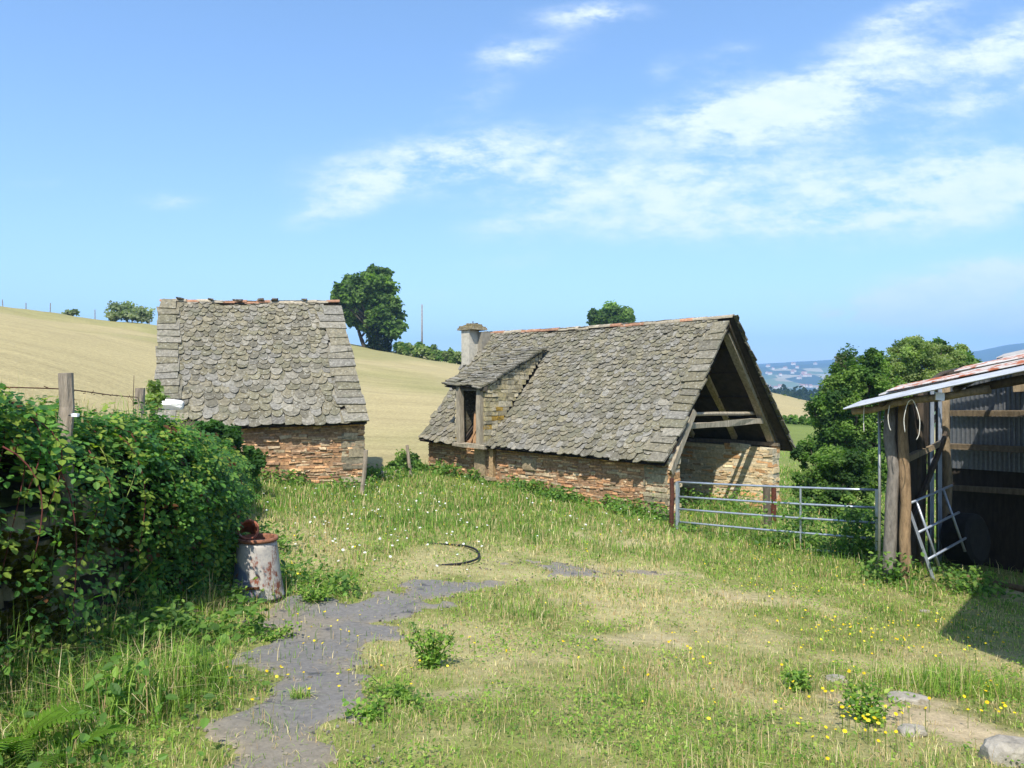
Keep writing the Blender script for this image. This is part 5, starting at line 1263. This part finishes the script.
# ferns
def fern(px, py, size, n, label):
    b = ground_hit(px, py); T = empty('fern', b, label, 'fern', 'ferns at the foot of the bank')
    for k in range(n):
        a = rng.uniform(-1.9, 1.2); d = np.array([math.cos(a) * .9 + .2, math.sin(a), 0]); d = nrm(d); L_ = size * rng.uniform(.8, 1.15)
        m_ = 24; t = np.linspace(0, 1, m_); pts = b + d * (L_ * .72 * t ** 1.2)[:, None] + np.array([0, 0, 1.]) * (L_ * (.85 * t - .62 * t ** 2.2))[:, None]
        mb = MB(); tube(mb, pts, np.linspace(.004, .0015, m_), 4, lin(120, 150, 60) * .6)
        tg = nrm(np.gradient(pts, axis=0)); sd = nrm(np.cross(tg, [0, 0, 1])); up = np.cross(sd, tg)
        ln = L_ * .19 * np.sin(np.pi * np.clip(t * .93 + .07, 0, 1)) ** .8 * (1 - t * .25)
        c_ = lin(118, 160, 50) * .7 * rng.uniform(.8, 1.2)
        PIN = np.array([[0, -.11, 0], [.5, -.12, .02], [1, .02, -.04], [.5, .12, .02], [0, .11, 0]])
        for s in (-1, 1):
            for i in range(3, m_):
                x_ = sd[i] * s * .95 + tg[i] * .35; V = pts[i] + (PIN[:, :1] * x_ + PIN[:, 1:2] * tg[i] * .8 + PIN[:, 2:] * up[i]) * ln[i]
                mb.add(V, [(0, 1, 2, 3, 4)], c_ * rng.uniform(.85, 1.15))
        mb.build('frond', M['leaf'], T)
fern(12, 760, .62, 8, 'bright green fern in the bottom left corner')
fern(8, 690, .52, 5, 'smaller fern above the corner fern against the bank wall')
fern(66, 766, .45, 5, 'fern right of the corner fern at the bottom edge')

# ------------------------------------------------------------------ air, sky, sun, camera
def haze():
    m, nt, N, L = newmat('haze'); out = N.new('ShaderNodeOutputMaterial'); v = N.new('ShaderNodeVolumePrincipled')
    v.inputs['Color'].default_value = (.36, .62, 1.0, 1); v.inputs['Density'].default_value = HAZE; v.inputs['Anisotropy'].default_value = .0
    L.new(v.outputs[0], out.inputs['Volume'])
    mb = MB(); box(mb, (0, 0, 50), [1, 0, 0], [0, 1, 0], [0, 0, 1], 6600, 6600, 340); o = mb.build('haze', m); tag(o, kind='stuff'); o['label'] = 'thin blue summer haze over the far valley'; o['category'] = 'haze'
HAZE = 2.9e-4; CLOUD_A = (4.3, 4.8, 5.5); CLOUD_B = (4.9, 5.2, 5.6); SKYTINT = (.93, 1.0, 1.08)
haze()
EL = math.radians(52); AZ = math.radians(9)      # sun behind the camera, a little to its left
sv = Vector((-math.sin(AZ) * math.cos(EL), -math.cos(AZ) * math.cos(EL), math.sin(EL)))
ld = bpy.data.lights.new('sun', 'SUN'); ld.energy = 4.1; ld.angle = math.radians(.53); ld.color = (1, .95, .86)
lo = bpy.data.objects.new('sun', ld); COL.objects.link(lo); lo.rotation_euler = sv.to_track_quat('Z', 'Y').to_euler()

W = bpy.data.worlds.new('World'); SC.world = W; W.use_nodes = True; nt = W.node_tree; N, L = nt.nodes, nt.links; N.clear()
out = N.new('ShaderNodeOutputWorld'); bg = N.new('ShaderNodeBackground'); bg.inputs[1].default_value = .15
sky = N.new('ShaderNodeTexSky'); sky.sky_type = 'NISHITA'; sky.sun_disc = False; sky.sun_elevation = EL; sky.sun_rotation = math.atan2(sv.x, sv.y)
sky.altitude = 400; sky.air_density = 1.0; sky.dust_density = 1.0; sky.ozone_density = 1.2
tc = N.new('ShaderNodeTexCoord'); sep = N.new('ShaderNodeSeparateXYZ'); L.new(tc.outputs['Generated'], sep.inputs[0])
X, Y, Z = sep.outputs
# clouds: a flat deck far overhead, in azimuth / height-angle coordinates around due north
Yp = math_n(nt, 'MAXIMUM', Y, .05)
cu = math_n(nt, 'DIVIDE', X, Yp); cv = math_n(nt, 'DIVIDE', Z, Yp)
cu = math_n(nt, 'MULTIPLY_ADD', cu, FPX, 512); cv = math_n(nt, 'MULTIPLY_ADD', cv, -FPX, 384)
cmb = N.new('ShaderNodeCombineXYZ'); L.new(cu, cmb.inputs[0]); L.new(cv, cmb.inputs[1])
mp = N.new('ShaderNodeMapping'); L.new(cmb.outputs[0], mp.inputs[0]); mp.inputs['Rotation'].default_value = (0, 0, .22); mp.inputs['Scale'].default_value = (.0042, .0105, 1)
nz = noise(nt, 1.6, 9, .62, mp.outputs[0]); nz2 = noise(nt, 5.0, 8, .68, mp.outputs[0])
blobs = [(345, 200, 46, 15, -.35, .72), (440, 162, 95, 22, -.12, .86), (520, 160, 60, 30, 0, .36), (610, 192, 100, 24, -.1, .40), (690, 180, 90, 30, -.1, .40), (745, 114, 85, 19, -.06, 1.0), (800, 98, 90, 26, -.3, .46), (880, 50, 90, 22, -.5, .46), (965, 62, 80, 20, -.35, .52), (900, 12, 50, 10, -.4, .40), (985, 100, 70, 14, -.3, .42), (880, 160, 120, 34, -.1, .40),
         (900, 205, 150, 28, -.1, .56), (1000, 180, 90, 28, -.2, .56), (730, 222, 130, 16, -.05, .42), (520, 52, 46, 13, -.1, .60), (592, 14, 46, 11, -.05, .68), (170, 201, 28, 8, 0, .48), (480, 92, 36, 14, -.4, .32), (500, 228, 45, 13, -.1, .32), (520, 262, 60, 8, -.05, .22), (965, 288, 75, 17, -.15, 1.9), (905, 316, 65, 10, 0, 1.2), (1010, 322, 50, 12, 0, 1.4), (860, 312, 26, 8, 0, .9), (780, 294, 60, 9, 0, .24), (725, 62, 30, 16, -.5, .36), (662, 70, 22, 12, -.4, .30), (40, 183, 34, 6, 0, .2), (430, 298, 45, 9, 0, .22), (1040, 30, 60, 24, -.4, .5)]
tot = None
for (bx, by, rx, ry, rot, s) in blobs:
    du = math_n(nt, 'SUBTRACT', cu, bx); dv = math_n(nt, 'SUBTRACT', cv, by); c_, s_ = math.cos(rot), math.sin(rot)
    a = math_n(nt, 'ADD', math_n(nt, 'MULTIPLY', du, c_ / rx), math_n(nt, 'MULTIPLY', dv, s_ / rx))
    b = math_n(nt, 'ADD', math_n(nt, 'MULTIPLY', du, -s_ / ry), math_n(nt, 'MULTIPLY', dv, c_ / ry))
    r2 = math_n(nt, 'ADD', math_n(nt, 'MULTIPLY', a, a), math_n(nt, 'MULTIPLY', b, b))
    g = math_n(nt, 'MULTIPLY', math_n(nt, 'POWER', 2.718, math_n(nt, 'MULTIPLY', r2, -.7)), s)
    tot = g if tot is None else math_n(nt, 'ADD', tot, g)
# the rest of the sky, out of the picture: a loose scatter of the same cloud
nn = math_n(nt, 'ADD', math_n(nt, 'MULTIPLY', nz, .55), math_n(nt, 'MULTIPLY', nz2, .45))
d = math_n(nt, 'MULTIPLY', tot, math_n(nt, 'MULTIPLY_ADD', nn, 6.0, -2.15, clamp=False))
d = math_n(nt, 'MULTIPLY', ramp(nt, d, .02, .95), .84)
d = math_n(nt, 'MULTIPLY', d, ramp(nt, Y, .06, .2))
cc = mixc(nt, ramp(nt, nz2, .35, .65), CLOUD_A, CLOUD_B)
gm_ = N.new('ShaderNodeGamma'); L.new(sky.outputs[0], gm_.inputs[0]); gm_.inputs[1].default_value = .92
hs = N.new('ShaderNodeHueSaturation'); L.new(gm_.outputs[0], hs.inputs['Color']); hs.inputs['Saturation'].default_value = 1.10; hs.inputs['Value'].default_value = 1.05
skc = mixc(nt, 1.0, hs.outputs[0], SKYTINT, 'MULTIPLY')
L.new(mixc(nt, d, skc, cc), bg.inputs[0]); L.new(bg.outputs[0], out.inputs[0])

cd = bpy.data.cameras.new('camera'); cam = bpy.data.objects.new('camera', cd); COL.objects.link(cam)
cd.sensor_width = 36; cd.lens = FPX / 1024 * 36; cd.clip_start = .05; cd.clip_end = 20000
cam.location = (0, 0, 0); cam.rotation_euler = (math.pi / 2, 0, 0); SC.camera = cam
SC.view_settings.view_transform = 'Standard'; SC.view_settings.look = 'None'; SC.view_settings.exposure = .74; SC.view_settings.gamma = 1
SC.render.engine = 'CYCLES'
cy = SC.cycles; cy.max_bounces = 5; cy.diffuse_bounces = 3; cy.glossy_bounces = 2; cy.transmission_bounces = 3; cy.transparent_max_bounces = 4; cy.volume_bounces = 1; cy.use_denoising = True
cy.caustics_reflective = False; cy.caustics_refractive = False
